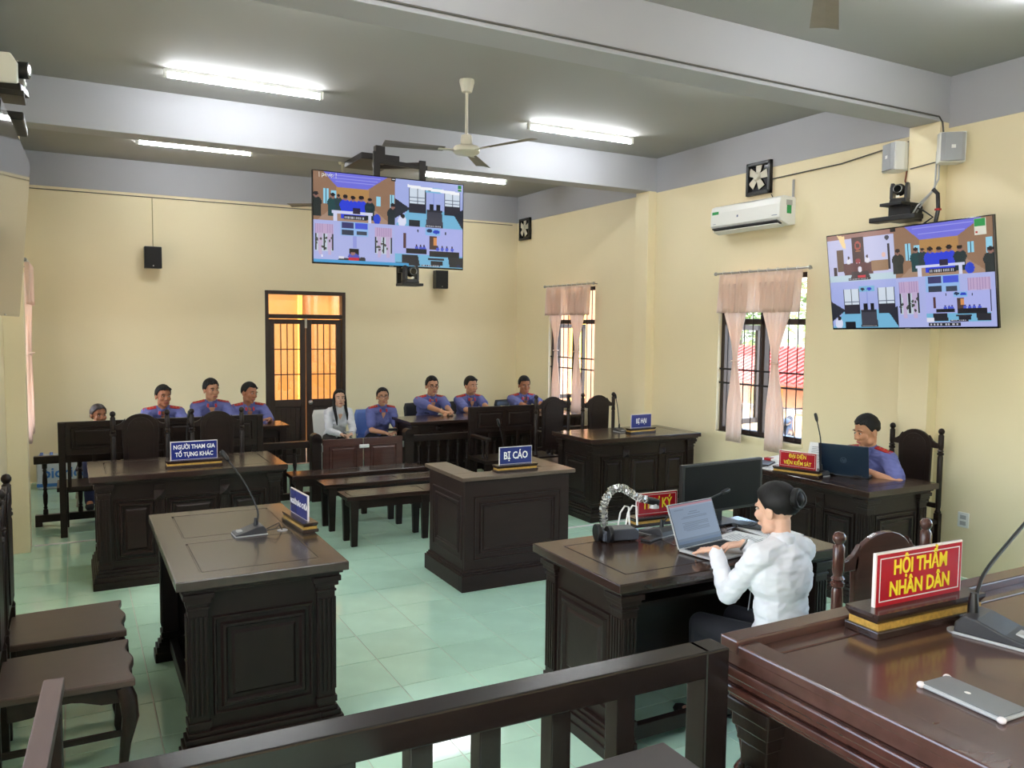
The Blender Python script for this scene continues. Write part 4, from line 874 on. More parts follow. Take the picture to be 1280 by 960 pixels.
t = thing('judge_bench', 'long reddish dark wood bench top of the judges at the lower right', 'desk', (1.17, 1.24, .45))
L, Dp, zt = 3.3, 1.0, .87
MB().box(.004, L, -Dp, 0, zt - .055, zt - .022).build('tabletop', JT, t, bevel=.003)
MB().box(.0, .055, -Dp, -.045, zt - .03, zt - .008).build('side_border', JT, t, bevel=.004)
MB().box(.0, L, -.045, .004, zt - .03, zt).build('front_rim', JT, t, bevel=.004)
MB().raised((.062, -Dp, zt - .022), (1, 0, 0), (0, 1, 0), L - .07, Dp - .10, .003, .0015).build('inlay_panel', JT, t)
MB().raised((.055, -.093, zt - .022), (1, 0, 0), (0, 1, 0), L - .06, .048, .003, .0012).build('inlay_border', JT, t)
b = MB()
for i, z0, z1 in ((-.010, zt - .075, zt - .055), (.006, zt - .095, zt - .075), (-.004, zt - .112, zt - .095), (.016, zt - .13, zt - .112)): b.box(i, L, -Dp, -i * .5, z0, z1)
b.build('edge_moulding', WOODR, t, bevel=.004)
MB().box(.07, L, -Dp, -.05, 0, zt - .13).build('bench_body', WOOD, t)
pts = [(.10, zt - .13), (.09, zt - .2), (.065, zt - .23), (.075, zt - .3), (.06, .5), (.055, .3), (.06, .1), (.075, .06), (.08, 0)]
b = MB()
for z0, z1, e in ((zt - .16, zt - .13, .058), (zt - .19, zt - .16, .05), (zt - .22, zt - .19, .042), (.12, zt - .22, .036), (.0, .12, .05)): b.box(.062 - e + .01, .062 + e, -.062 - e, -.062 + e, z0, z1)
for k in range(3): b.box(.018, .03, -.09 + .02 * k, -.078 + .02 * k, .2, zt - .26)
b.build('corner_pilaster', WOOD, t, bevel=.004)
for k in range(1, 4):
    O = Vector((.07, -.20 - .0, .12)); b = MB(); b.ring(Vector((.07, -.2 - .26 * (k - 1), .14)), (0, -1, 0), (0, 0, 1), .22, zt - .36, .010, .016) if k < 4 else None; b.build('raised_panel', WOOD, t)
t = thing('side_table', 'corner of a grey brown table top at the bottom edge of the picture', 'table', (.70, .84, .45))
GT = mat('grey_table_top', (84, 80, 80), .35, var=.1, vscale=4)
MB().box(-.25, .2, -.30, .25, .745, .775).build('tabletop', GT, t, bevel=.004)
for sx in (-.21, .16):
    for sy in (-.26, .21): MB().box(sx - .02, sx + .02, sy - .02, sy + .02, 0, .745).build('leg', WOOD, t)
t = thing('step_handrail', 'narrow worn wooden handrail end in the lower left foreground', 'handrail', (-.078, 2.95, 0), -3.3)
MB().box(-.03, .03, -1.55, 0, .76, .80).build('top_rail', mat('worn_rail_wood', (72, 60, 56), .4, var=.12, vscale=4, stretch=(9, 1.5, 9)), t, bevel=.004)
MB().box(-.022, .022, -.06, -.01, 0, .76).build('end_post', WOOD, t, bevel=.004)
for k in range(3): MB().box(-.018, .018, -.55 - .4 * k, -.51 - .4 * k, .0, .76).build('post', WOOD, t)
# ================================================================ PEOPLE
def fused(mb, voxel, it, wrinkle=0.0, seed=0, fr=14.0):
    me = bpy.data.meshes.new('tmp'); me.from_pydata([tuple(v) for v in mb.v], [], mb.f)
    b = bmesh.new(); b.from_mesh(me); bmesh.ops.recalc_face_normals(b, faces=b.faces); b.to_mesh(me); b.free()
    o = bpy.data.objects.new('tmp', me); COL.objects.link(o)
    r = o.modifiers.new('r', 'REMESH'); r.mode = 'VOXEL'; r.voxel_size = voxel; r.use_smooth_shade = True
    if it: s = o.modifiers.new('s', 'SMOOTH'); s.factor = .5; s.iterations = it
    out = bpy.data.meshes.new_from_object(o.evaluated_get(bpy.context.evaluated_depsgraph_get()))
    bpy.data.objects.remove(o); bpy.data.meshes.remove(me)
    if wrinkle:
        n = len(out.vertices); co = np.empty(n * 3); out.vertices.foreach_get('co', co); co = co.reshape(-1, 3)
        no = np.empty(n * 3); out.vertices.foreach_get('normal', no); no = no.reshape(-1, 3); sv = Vector((seed * 3.1, seed * 1.7, 0))
        for i in range(n):
            p = Vector((co[i][0] * fr * .7, co[i][1] * fr * .7, co[i][2] * fr * 1.5 + co[i][0] * 4)) + sv
            q = noise.noise(p) + .5 * noise.noise(p * 2.1); q = (1 - abs(q) * 2.2)
            co[i] += no[i] * wrinkle * q
        out.vertices.foreach_set('co', co.ravel()); out.update()
    return out
def ik(a, c, l1, l2, pole):
    a, c = Vector(a), Vector(c); d = c - a; L = min(d.length, (l1 + l2) * .999); d.normalize()
    x = (l1 * l1 - l2 * l2 + L * L) / (2 * L); h = math.sqrt(max(0, l1 * l1 - x * x))
    p = Vector(pole); p = (p - d * p.dot(d)).normalized(); return a + d * x + p * h, a + d * L
def hand(mb, Wp, fwd, up, side, k, curl):
    Wp = Vector(Wp); fwd = Vector(fwd).normalized(); up = Vector(up); up = (up - fwd * up.dot(fwd)).normalized(); lat = fwd.cross(up) * side
    mb.capsule(Wp - fwd * .02, Wp + fwd * .03 * k, .021 * k, .020 * k, 8)
    for t, pl, fl, r in ((.033, .086, .068, .0088), (.011, .090, .077, .0090), (-.011, .085, .070, .0086), (-.032, .076, .055, .0076)):
        kn = Wp + fwd * pl * k + lat * t * k; mb.capsule(Wp + lat * t * .55 * k + fwd * .012, kn, .0135 * k, .0115 * k, 8)
        p = kn; a = .15
        for q, s in enumerate((.45, .31, .24)):
            a += curl * (.75, .9, .6)[q]; dd = fwd * math.cos(a) - up * math.sin(a) + lat * t * 1.2; e = p + dd.normalized() * fl * s * k
            mb.capsule(p, e, r * (1 - .08 * q) * k, r * (.94 - .1 * q) * k, 8); p = e
    p = Wp + fwd * .02 * k + lat * .026 * k
    for dd, l, r in (((.62, .7, -.12), .045, .0125), ((.85, .35, -.25), .034, .0100), ((.95, .05, -.3), .026, .0088)):
        v = (fwd * dd[0] + lat * dd[1] + up * dd[2]).normalized(); e = p + v * l * k; mb.capsule(p, e, r * k, r * .92 * k, 8); p = e
def person(label, head, yaw=0, hy=0, hp=0, ht=0, k=1.0, seat=.45, skin='tan', shirt=UNI, sleeve='short', uniform=True, female=False, hair='short', hairmat=None,
           hands=None, pole_l=(.5, .5, -.8), pole_r=(-.5, .5, -.8), curl=.25, voxel=.0085, trousers=NAVY, glasses=False, ups=None, fwds=None, seed=1, legs=None, watch=None, smile=0, wide=1.0, pelvis_z=.115):
    """head = world position of the head centre; the figure sits at seat height and faces local -y, turned by yaw degrees."""
    T, NK = .465 * k, .148 * k
    ph = seat + pelvis_z
    cl = max(.35, min(.999, (head[2] - ph - NK) / T)); Ln = math.acos(cl)
    off = Vector((0, -T * math.sin(Ln) - .035, 0)); Rz = Matrix.Rotation(R(yaw), 4, 'Z')
    org = Vector((head[0], head[1], 0)) - Rz @ off
    t = thing('person', label, 'person', (org.x, org.y, 0), yaw)
    inv = (Matrix.Translation(org) @ Rz).inverted()
    P = Vector((0, 0, ph)); TM = Matrix.Translation(P) @ Matrix.Rotation(Ln, 4, 'X'); q3 = TM.to_3x3()
    N = TM @ Vector((0, 0, T)); Hc = Vector((0, off.y, ph + T * cl + NK))
    HM = Matrix.Translation(Hc) @ Matrix.Rotation(R(hy), 4, 'Z') @ Matrix.Rotation(R(hp), 4, 'X') @ Matrix.Rotation(R(ht), 4, 'Y'); K = k * 1.0
    sw = (.165 if not female else .145) * k * wide
    body = MB(); sh = MB(); tr = MB()
    def tb(mb, c, r): mb.ball(TM @ (Vector(c) * k), tuple(x * k for x in r), 16, 10, q3)
    for mb, e in ((body, 0.0), (sh, .014)):
        fw = wide
        tb(mb, (0, .0, .01), (.150 * fw + e, .108 + e, .12 + e)); tb(mb, (0, .0, .15), ((.128 if female else .138) * fw + e, .092 + e, .16 + e)); tb(mb, (0, .005, .31), (.150 * fw + e, .102 + e, .15 + e))
        mb.capsule(TM @ Vector((-sw * .8, .0, .415 * k)), TM @ Vector((sw * .8, .0, .415 * k)), .054 * k + e, .054 * k + e, 12)
        for s_ in (-1, 1): mb.capsule(TM @ Vector((s_ * .045 * k, .012, .44 * k)), TM @ Vector((s_ * sw * .9, .0, .422 * k)), .050 * k + e * .8, .044 * k + e * .8, 12)
        mb.capsule(TM @ Vector((0, .01, .41 * k)), TM @ Vector((0, .005, .465 * k)), .085 * k + e * .6, .056 * k + e * .5, 12)
        if female:
            for s_ in (-1, 1): tb(mb, (s_ * .065, -.075, .27), (.055 + e * .5, .045 + e * .5, .055 + e * .5))
    body.capsule(N - Vector((0, 0, .04)), HM @ Vector((0, .02 * K, -.05 * K)), (.045 if female else .053) * k, (.044 if female else .051) * k, 12)
    # head
    def hb(c, r, mb=body, nu=14, nv=10): mb.ball(HM @ (Vector(c) * K), tuple(x * K for x in r), nu, nv, HM.to_3x3())
    hb((0, .012, .035), (.076, .096, .088)); hb((0, -.022, -.045), (.058 if not female else .055, .068, .070)); hb((0, -.066, -.096), (.027, .022, .02))
    for s_ in (-1, 1):
        hb((s_ * .036, -.058, -.022), (.030, .028, .028)); hb((s_ * .048, -.02, -.07), (.018, .035, .028)); hb((s_ * .028, -.074, .028), (.027, .012, .010)); hb((s_ * .078, .012, -.008), (.010, .022, .034)); hb((s_ * .010, -.099, -.028), (.011, .011, .010))
    for a, b_, r0, r1 in (((0, -.080, .018), (0, -.106, -.024), .010, .014), ((-.02, -.083, -.062), (.02, -.083, -.062), .011, .011)): body.capsule(HM @ (Vector(a) * K), HM @ (Vector(b_) * K), r0 * K, r1 * K, 8)
    # arms
    if hands is None: hands = ((.12, -.36, seat + .20), (-.12, -.36, seat + .20)); hw = True
    else: hands = tuple(tuple(inv @ Vector(h)) for h in hands)
    for i, s_ in enumerate((1, -1)):
        S0 = TM @ Vector((s_ * sw, 0, .415 * k)); El, Wr = ik(S0, hands[i], .275 * k, .245 * k, (pole_l, pole_r)[i])
        body.capsule(S0, El, .047 * k, .038 * k); body.capsule(El, Wr, .038 * k, .026 * k)
        fw = (Wr - El).normalized() if fwds is None or fwds[i] is None else Rz.inverted().to_3x3() @ Vector(fwds[i])
        up = Vector((0, 0, 1)) if ups is None or ups[i] is None else Rz.inverted().to_3x3() @ Vector(ups[i])
        if abs(fw.dot(up)) > .93: up = Vector((0, -1, 0))
        hand(body, Wr, fw, up, (-1 if s_ > 0 else 1) * 1, k * (.92 if female else 1.0), curl if not isinstance(curl, tuple) else curl[i])
        if sleeve == 'short': sh.capsule(S0, S0.lerp(El, .72), .064 * k, .062 * k, 12)
        else: sh.capsule(S0, El, .058 * k, .049 * k, 12); sh.capsule(El, El.lerp(Wr, .90), .048 * k, .036 * k, 12)
        if watch == i:
            c = El.lerp(Wr, .985); d = (Wr - El).normalized(); a = d.orthogonal().normalized(); b2 = d.cross(a)
            MB().tube([c + (a * math.cos(q * PI / 6) + b2 * math.sin(q * PI / 6)) * .031 for q in range(12)], .007, 6, closed=True).build('wrist_watch', STEEL, t, smooth=True)
    # legs
    for s_ in (1, -1):
        h0 = P + Vector((s_ * .085 * k, -.02, -.015)); kn = Vector((s_ * .11, -.42 * k, seat + .075)); an = Vector((s_ * .10, -.44 * k + .02, .085))
        if legs: kn = Vector(legs[0]) if s_ > 0 else Vector(legs[2]); an = Vector(legs[1]) if s_ > 0 else Vector(legs[3])
        for mb, e in ((body, 0), (tr, .012)):
            mb.capsule(h0, kn, .078 * k + e, .052 * k + e); mb.capsule(kn, an, .052 * k + e, (.036 * k + e) if mb is body else .055)
        body.capsule(an, an + Vector((s_ * .01, -.13 * k, -.045)), .035, .028)
        MB().ball(an + Vector((s_ * .005, -.07 * k, -.045)), (.045, .13 * k, .038), 12, 8).build('shoe', BLKC, t, smooth=True)
    tr.ball(P + Vector((0, .0, -.01)), (.165 * k * wide, .125 * k, .105), 16, 10)
    body_o = link('body', fused(body, voxel, 2), SKIN[skin], t)
    link('shirt', fused(sh, max(voxel, .0065), 3, .005 if sleeve == 'long' else .004, seed, 15.0), shirt, t, label=None)
    link('trousers', fused(tr, .012, 4), trousers, t)
    # collar
    cb = MB(); ring = []; cm = Matrix.Translation(N) @ Matrix.Rotation(Ln * .6, 4, 'X')
    for j in range(13):
        a = R(-90 + 40 + j * (360 - 80) / 12); ring.append((math.cos(a), math.sin(a)))
    vs = []
    for r_, z_ in ((.062, -.03), (.055, .034), (.059, .038), (.072, -.008)): vs += [cm @ (Vector((x * r_, y * r_ + .004, z_)) * k) for x, y in ring]
    fs = [(j * 13 + i, j * 13 + i + 1, j * 13 + 14 + i, j * 13 + 13 + i) for j in range(3) for i in range(12)]
    cb.add(vs, fs)
    for s_ in (-1, 1):
        cb.add([cm @ (Vector(v) * k) for v in ((s_ * .022, -.062, .016), (s_ * .056, -.04, .02), (s_ * .066, -.080, -.035), (s_ * .03, -.108, -.05))], [(0, 1, 2, 3)])
    co = cb.build('collar', shirt, t, smooth=60); md = co.modifiers.new('thick', 'SOLIDIFY'); md.thickness = .004
    nl = MB().add([TM @ (Vector(v) * k) for v in ((-.034, -.102, .447), (0, -.104, .452), (.034, -.102, .447), (.017, -.115, .405), (0, -.122, .365), (-.017, -.115, .405))], [(0, 1, 5), (1, 2, 3), (1, 3, 5), (3, 4, 5)]).build('open_neck', SKIN[skin], t); md = nl.modifiers.new('thick', 'SOLIDIFY'); md.thickness = .006
    if uniform:
        for s_ in (-1, 1):
            A = TM @ Vector((s_ * sw * .42, .0, .497 * k)); B = TM @ Vector((s_ * (sw + .035 * k), .0, .466 * k))
            ep = MB().bar(A, B, .045 * k, .010, up=(0, -math.sin(Ln), math.cos(Ln))).build('epaulette', EPAU, t, bevel=.003)
            d = (B - A); u_ = Vector((0, -math.sin(Ln), math.cos(Ln)))
            for q in (.25, .5, .75): MB().ball(A + d * q + u_ * .007, .006 * k, 6, 4).build('star', GOLD, ep)
            tm_ = MB(); tm_.add([cm @ (Vector(v) * k) + Vector((0, -.006, .003)) for v in ((s_ * .030, -.072, .0), (s_ * .050, -.06, .006), (s_ * .058, -.080, -.028), (s_ * .036, -.098, -.036))], [(0, 1, 2, 3)])
            tg = tm_.build('collar_tab', EPAU, t); md = tg.modifiers.new('thick', 'SOLIDIFY'); md.thickness = .004; md.offset = 0
        MB().bar(TM @ (Vector((-.10, -.108, .30)) * k), TM @ (Vector((-.04, -.118, .295)) * k), .006, .012).build('name_badge', BLKG, t)
    for q in range(4):
        z_ = .36 - q * .075; MB().ball(TM @ (Vector((0, -.123 + .03 * (z_ > .33), z_)) * k), .006, 6, 4).build('button', PLW if not uniform else UNI, t)
    # face
    fm = HM
    for s_ in (-1, 1):
        e = MB(); e.ball(fm @ (Vector((s_ * .030, -.0805, .0095)) * K), tuple(x * K for x in (.0125, .006, .0055)), 10, 6, fm.to_3x3()); eo = e.build('eye', SCL, t, smooth=True)
        MB().ball(fm @ (Vector((s_ * .030, -.0855, .0095)) * K), tuple(x * K for x in (.0058, .003, .0056)), 8, 6, fm.to_3x3()).build('iris', IRIS, eo, smooth=True)
        MB().tube([fm @ (Vector((s_ * (.017 + .0135 * j / 2), -.0862 + .002 * abs(j - 1) + .003 * (j == 2), .0125 + .003 * (j == 1))) * K) for j in range(3)], .0022 * K, 5).build('eyelid', IRIS, eo)
        MB().tube([fm @ (Vector((s_ * (.014 + .0145 * j), -.089 + .0035 * j, .030 + (.003, .006, .0045, 0)[j] * .8)) * K) for j in range(4)], [.0030 * K, .0040 * K, .0036 * K, .002 * K], 6).build('eyebrow', HAIR, t)
    MB().tube([fm @ (Vector((x, -.0945 + abs(x) * .25, -.0615 - abs(x) * .05)) * K) for x in (-.024, -.012, 0, .012, .024)], [.003 * K, .0062 * K, .0066 * K, .0062 * K, .003 * K], 8).build('lips', LIPS, t, smooth=True)
    # hair: a cap over the skull with its own hairline
    hm = hairmat or HAIR; nu, nv = 40, 14; vs = []; rr = random.Random(seed)
    for shell in (1.10, .93):
        for i in range(nv + 1):
            for j in range(nu):
                p = 2 * PI * j / nu; f = math.cos(p)            # p = 0 is the face side
                if hair == 'short': pts_ = ((1.0, 52), (.85, 54), (.6, 64), (.42, 84), (.25, 106), (.1, 112), (-.08, 98), (-.3, 112), (-1, 130))
                else: pts_ = ((1.0, 56), (.8, 62), (.45, 82), (.15, 108), (-.1, 112), (-.35, 118), (-1, 130))
                for (f0, a0), (f1, a1) in zip(pts_, pts_[1:]):
                    if f <= f0 and f >= f1: tm_ = a0 + (a1 - a0) * (f0 - f) / (f0 - f1)
                th = R(tm_ + rr.uniform(-5, 5) * (shell > 1)) * i / nv
                kk = shell + (.085 * math.cos(th) ** 2 if shell > 1 and hair == 'short' else .01) + (rr.uniform(-.02, .025) if shell > 1 and i else 0)
                if i == nv: kk = 1.03
                vs.append(HM @ (Vector((.0775 * math.sin(th) * math.sin(p) * kk, .012 - .0985 * math.sin(th) * math.cos(p) * kk, .036 + .09 * math.cos(th) * kk)) * K))
    fs = []; M1 = (nv + 1) * nu
    for s_ in (0, M1):
        for i in range(nv):
            for j in range(nu): fs.append((s_ + i * nu + j, s_ + i * nu + (j + 1) % nu, s_ + (i + 1) * nu + (j + 1) % nu, s_ + (i + 1) * nu + j))
    hbm = MB().add(vs, fs)
    def hp_(v): return HM @ (Vector(v) * K)
    if hair == 'short':
        sd_ = 1 if seed % 2 else -1
        for q in range(9):
            x0 = -.052 + .013 * q; hbm.capsule(hp_((x0 * .9, -.02, .118 - abs(x0) * .35)), hp_((x0 * 1.0 + sd_ * .012, -.076 + abs(x0) * .5, .092 + rr.uniform(-.007, .005) - abs(x0) * .15)), .016 * K, .010 * K, 7)
    if hair == 'long':
        hbm.capsule(hp_((0, .085, .0)), hp_((0, .10, -.22)), .062 * K, .05 * K, 12)
        hbm.tube([hp_((-.07, -.01, .05)), hp_((-.082, -.015, -.03)), hp_((-.078, -.03, -.13)), hp_((-.06, -.085, -.26)), hp_((-.055, -.105, -.36))], [.02 * K, .024 * K, .024 * K, .02 * K, .006 * K], 8)
        hbm.tube([hp_((.07, -.01, .05)), hp_((.08, -.01, -.03)), hp_((.085, .0, -.13)), hp_((.10, -.02, -.22)), hp_((.10, -.03, -.30))], [.018 * K, .02 * K, .022 * K, .018 * K, .006 * K], 8)
    if hair in ('bun', 'lowbun'):
        c = Vector((0, .108, .05) if hair == 'bun' else (0, .105, -.02)); rb = .040 if hair == 'bun' else .034
        hbm.ball(hp_(c), rb * K, 14, 10)
        for q in range(3):
            pts_ = [hp_(c + Vector((rb * math.cos(a * PI / 7) * 1.0, rb * (.2 + .28 * q) * .6 + .004 * math.sin(a), rb * math.sin(a * PI / 7)))) for a in range(14)]; hbm.tube(pts_, .011 * K, 6, closed=True)
        hbm.capsule(hp_((0, .06, .03)), hp_(c), .055 * K, .03 * K, 10)
    hbm.build('hair', hm, t, smooth=70)
    if glasses:
        gb = MB()
        for s_ in (-1, 1):
            gb.tube([hp_((s_ * .032 + .024 * math.cos(q * PI / 8), -.099, .006 + .018 * math.sin(q * PI / 8))) for q in range(16)], .0022 * K, 5, closed=True)
            gb.tube([hp_((s_ * .056, -.097, .010)), hp_((s_ * .080, -.04, .012)), hp_((s_ * .084, .01, .008))], .002 * K, 5)
        gb.tube([hp_((-.009, -.1, .01)), hp_((.009, -.1, .01))], .002 * K, 5); gb.build('glasses', BLKG, t)
    return t
zt = .80
def forearms(x, y, ex=.16, dx=.05): return ((x + dx, y, zt + .035), (x - dx, y + .005, zt + .035))
# left table (X = left of the frame first)
person('older woman with greying hair in a low bun behind the left dark bench', (.225, 9.55, .975), 0, 25, 4, k=.90, seat=.40, skin='brown', shirt=DARKP, sleeve='long', uniform=False, female=True, hair='lowbun', hairmat=HAIRG, trousers=NAVY, seed=2, curl=.5)
person('uniformed man with receding hair, first from the left at the left table', (.905, 10.12, 1.105), 0, 18, 2, ht=3, k=1.0, skin='brown', hands=((1.08, 9.72, zt + .035), (.80, 9.72, zt + .035)), fwds=((-.8, -.4, 0), (.8, -.4, 0)), seed=3, wide=1.06)
person('young uniformed man with thick black hair, middle of the left table', (1.43, 10.12, 1.165), 0, 22, 4, k=1.02, skin='tan', hands=((1.60, 9.72, zt + .035), (1.32, 9.72, zt + .035)), fwds=((-.8, -.4, 0), (.8, -.4, 0)), seed=4)
person('uniformed man with tilted head, nearest the door at the left table', (1.86, 10.10, 1.115), 0, 34, 6, ht=9, k=1.0, skin='brown', hands=((2.02, 9.74, zt + .035), (1.74, 9.72, zt + .035)), fwds=((-.8, -.4, 0), (.8, -.4, 0)), seed=5)
person('woman in white shirt with long black hair sitting before the door', (2.91, 9.90, 1.035), 0, -6, -2, k=.90, seat=.42, skin='fair', shirt=WSH, sleeve='long', uniform=False, female=True, hair='long', trousers=BLKC, hands=((2.98, 9.64, .62), (2.85, 9.64, .62)), fwds=((-.75, -.6, -.1), (.75, -.6, -.1)), curl=.55, seed=6)
person('woman in violet blue uniform with tied back hair beside the white shirted woman', (3.42, 9.75, 1.05), 0, -10, -2, k=.92, seat=.42, skin='tan', female=True, hair='lowbun', glasses=True, hands=((3.49, 9.50, .63), (3.36, 9.50, .63)), fwds=((-.75, -.6, -.1), (.75, -.6, -.1)), curl=.55, trousers=BLKC, seed=7, wide=1.08)
person('young uniformed man in glasses with forearms on the right table', (4.215, 10.05, 1.145), 0, -2, 2, k=1.02, skin='tan', glasses=True, hands=((4.30, 9.60, zt + .035), (4.20, 9.56, zt + .035)), fwds=((-.9, -.3, 0), (.9, -.3, 0)), seed=8, curl=.5, wide=1.05)
person('uniformed man with side swept fringe, middle of the right table', (4.79, 10.05, 1.135), 0, 12, 4, k=1.0, skin='tan', hands=((4.86, 9.60, zt + .035), (4.70, 9.62, zt + .035)), fwds=((-.9, -.3, 0), (.9, -.3, 0)), seed=9)
person('uniformed man leaning forward at the right table next to the far window', (5.61, 10.02, 1.125), 0, -6, 10, k=1.0, skin='brown', hands=((5.75, 9.55, zt + .035), (5.50, 9.55, zt + .035)), fwds=((-.7, -.5, 0), (.7, -.5, 0)), seed=10, wide=1.05)
person('uniformed man reading papers at his laptop by the right wall', (5.48, 4.27, 1.16), -90, -14, 16, k=1.0, skin='tan', voxel=.0065, hands=((5.33, 4.13, .878), (5.28, 4.58, .91)), fwds=((-.5, .85, 0), (-.75, -.1, .5)), ups=(None, (.2, .1, 1)), curl=(.35, .8), seed=11, wide=1.04, pole_l=(.9, .3, -.3))
person('woman in white shirt with hair in a bun typing at the laptop', (2.755, 2.60, 1.165), 180, 12, 10, k=.95, seat=.45, skin='fair', shirt=WSH, sleeve='long', uniform=False, female=True, hair='bun', trousers=BLKC, voxel=.0048, hands=((2.66, 2.875, .905), (2.865, 2.90, .905)), fwds=((.1, .97, -.15), (-.75, .5, -.12)), curl=(.35, .35), seed=12, watch=1, pole_l=(.30, .25, -1), pole_r=(-.5, .4, -.7))
# ================================================================ THINGS ON AND AROUND THE FURNITURE
BLUEP = mat('blue_plastic', (92, 124, 196), .4); REDP = mat('red_plastic', (150, 50, 46), .4)
def pchair(label, x, y, rz, seat, m, legm=None):
    t = thing('plastic_chair', label, 'chair', (x, y, 0), rz); s = seat
    MB().prism([(-.21, .20), (-.23, -.16), (-.19, -.22), (.19, -.22), (.23, -.16), (.21, .20)], s - .028, s - .004, 'z').build('seat', m, t, bevel=.006)
    vs = []; fs = []
    for i in range(7):
        for j in range(9):
            u = -1 + j / 4; z = s + .06 + .37 * i / 6; vs.append((u * (.205 + .01 * i / 6) * (1 - .12 * (i == 6)), .215 + .07 * i / 6 - .03 * u * u + .0, z))
    for i in range(6):
        for j in range(8): k = i * 9 + j; fs.append((k, k + 1, k + 10, k + 9))
    o = MB().add(vs, fs).build('backrest', m, t, smooth=60); md = o.modifiers.new('thick', 'SOLIDIFY'); md.thickness = .012
    for sx in (-1, 1):
        MB().tube([(sx * .185, -.18, s - .02), (sx * .215, -.22, 0)], [.02, .016], 8).build('leg', legm or m, t); MB().tube([(sx * .195, .2, s + .12), (sx * .19, .19, s - .02), (sx * .22, .25, 0)], [.016, .02, .016], 8).build('leg', legm or m, t)
    return t
def under(p, label, m, seat=.45, legm=None):
    v = p.location; rz = p.rotation_euler.z; pchair(label, v.x - math.sin(rz) * .02, v.y + math.cos(rz) * .02, math.degrees(rz), seat, m, legm)
PP = [o for o in bpy.data.objects if o.get('category') == 'person']
PP.sort(key=lambda o: o.location.x)
back = [o for o in PP if o.location.y > 9]
for o, (l, m, s_) in zip(back, (('grey legged folding chair under the older woman', DARKP, .40), ('dark chair under the first uniformed man at the left table', PLB, .45), ('dark chair under the young man in the middle of the left table', PLB, .45), ('dark chair under the man with tilted head at the left table', PLB, .45),
        ('white plastic chair under the woman in the white shirt', PLW, .42), ('blue plastic chair under the woman in violet blue uniform', BLUEP, .42), ('dark chair under the young man in glasses', PLB, .45), ('dark chair under the middle man at the right table', PLB, .45), ('dark chair under the man beside the far window', PLB, .45))):
    under(o, l, m, s_, STEEL if 'grey' in l else (PLW if 'blue plastic' in l else None))
# name plates
def sign(label, x, y, z, rz, lines, red, w=.285, h=.145, size=.06, sx=.72, lead=.075, both=False):
    t = thing('name_plate', label, 'sign', (x, y, z), rz); bw = w / 2 + .022
    MB().box(-bw - .012, bw + .012, -.045, .045, 0, .018).build('base_foot', WOODT, t, bevel=.003)
    MB().box(-bw - .004, bw + .004, -.038, .038, .018, .032).build('gold_band', GOLD, t)
    MB().frustum((-bw - .004, bw + .004, -.034, .034, .032), (-bw - .012, bw + .012, -.042, .042, .046)).box(-bw - .012, bw + .012, -.042, .042, .046, .054).build('base_cap', WOODT, t)
    MB().box(-w / 2, w / 2, -.004, .004, .05, .054 + h).build('plate', ACRY, t, bevel=.001)
    MB().box(-w / 2 + .004, w / 2 - .004, -.0052, .0052, .054, .054 + h - .004).build('plate_face', REDS if red else BLUES, t)
    for s_ in (-1, 1):
        q = MB(); e = .0054 * s_; i = .012 if red else .003; f = .0022; X0, X1, Z0, Z1 = -w / 2 + i, w / 2 - i, .054 + i * .8, .054 + h - i
        for a in ((X0, X1, Z0, Z0 + f), (X0, X1, Z1 - f, Z1), (X0, X0 + f, Z0, Z1), (X1 - f, X1, Z0, Z1)): q.box(a[0], a[1], min(e, e * 1.1), max(e, e * 1.1), a[2], a[3])
        q.build('border_line', ACRY, t)
    zc = .054 + h / 2 - .002
    for k, l in enumerate(lines): text(l, size, TXY if red else TXW, t, at(0, -.0058, zc + ((len(lines) - 1) / 2 - k) * lead) @ FRONT, bold=size * .020, sx=sx)
    if both: text(lines[0], size, TXW, t, Matrix.Rotation(PI, 4, 'Z') @ at(0, -.0058, zc) @ FRONT, bold=size * .020, sx=sx)
    return t
DZ = .84
sign('blue name plate reading BỊ CÁO on the witness stand', 2.965, 5.42, .85, 0, ['BỊ CÁO'], False, .285, .135, .078, .78)
sign('blue name plate with two lines NGƯỜI THAM GIA TỐ TỤNG KHÁC', .815, 6.70, DZ, 1, ['NGƯỜI THAM GIA', 'TỐ TỤNG KHÁC'], False, .345, .145, .046, .80, .058)
sign('blue name plate reading BỊ HẠI on the desk by the far window', 5.31, 6.93, DZ, 4, ['BỊ HẠI'], False, .285, .145, .07, .72)
sign('blue name plate turned edge on upon the bare near left desk', 1.082, 4.45, DZ, 95, ['NGƯỜI BÀO CHỮA'], False, .285, .14, .038, .85, both=True)
sign('red name plate with yellow THƯ KÝ behind the document camera', 2.905, 3.63, DZ, -2, ['THƯ KÝ'], True, .285, .13, .078, .72)
sign('small red two line name plate on the desk by the right wall', 4.875, 4.40, DZ, -72, ['ĐẠI DIỆN', 'VIỆN KIỂM SÁT'], True, .30, .125, .040, .80, .052)
sign('large red name plate HỘI THẨM NHÂN DÂN on the judges bench', 1.648, 1.135, 1.301, -2, ['HỘI THẨM', 'NHÂN DÂN'], True, .285, .118, .046, .80, .047)
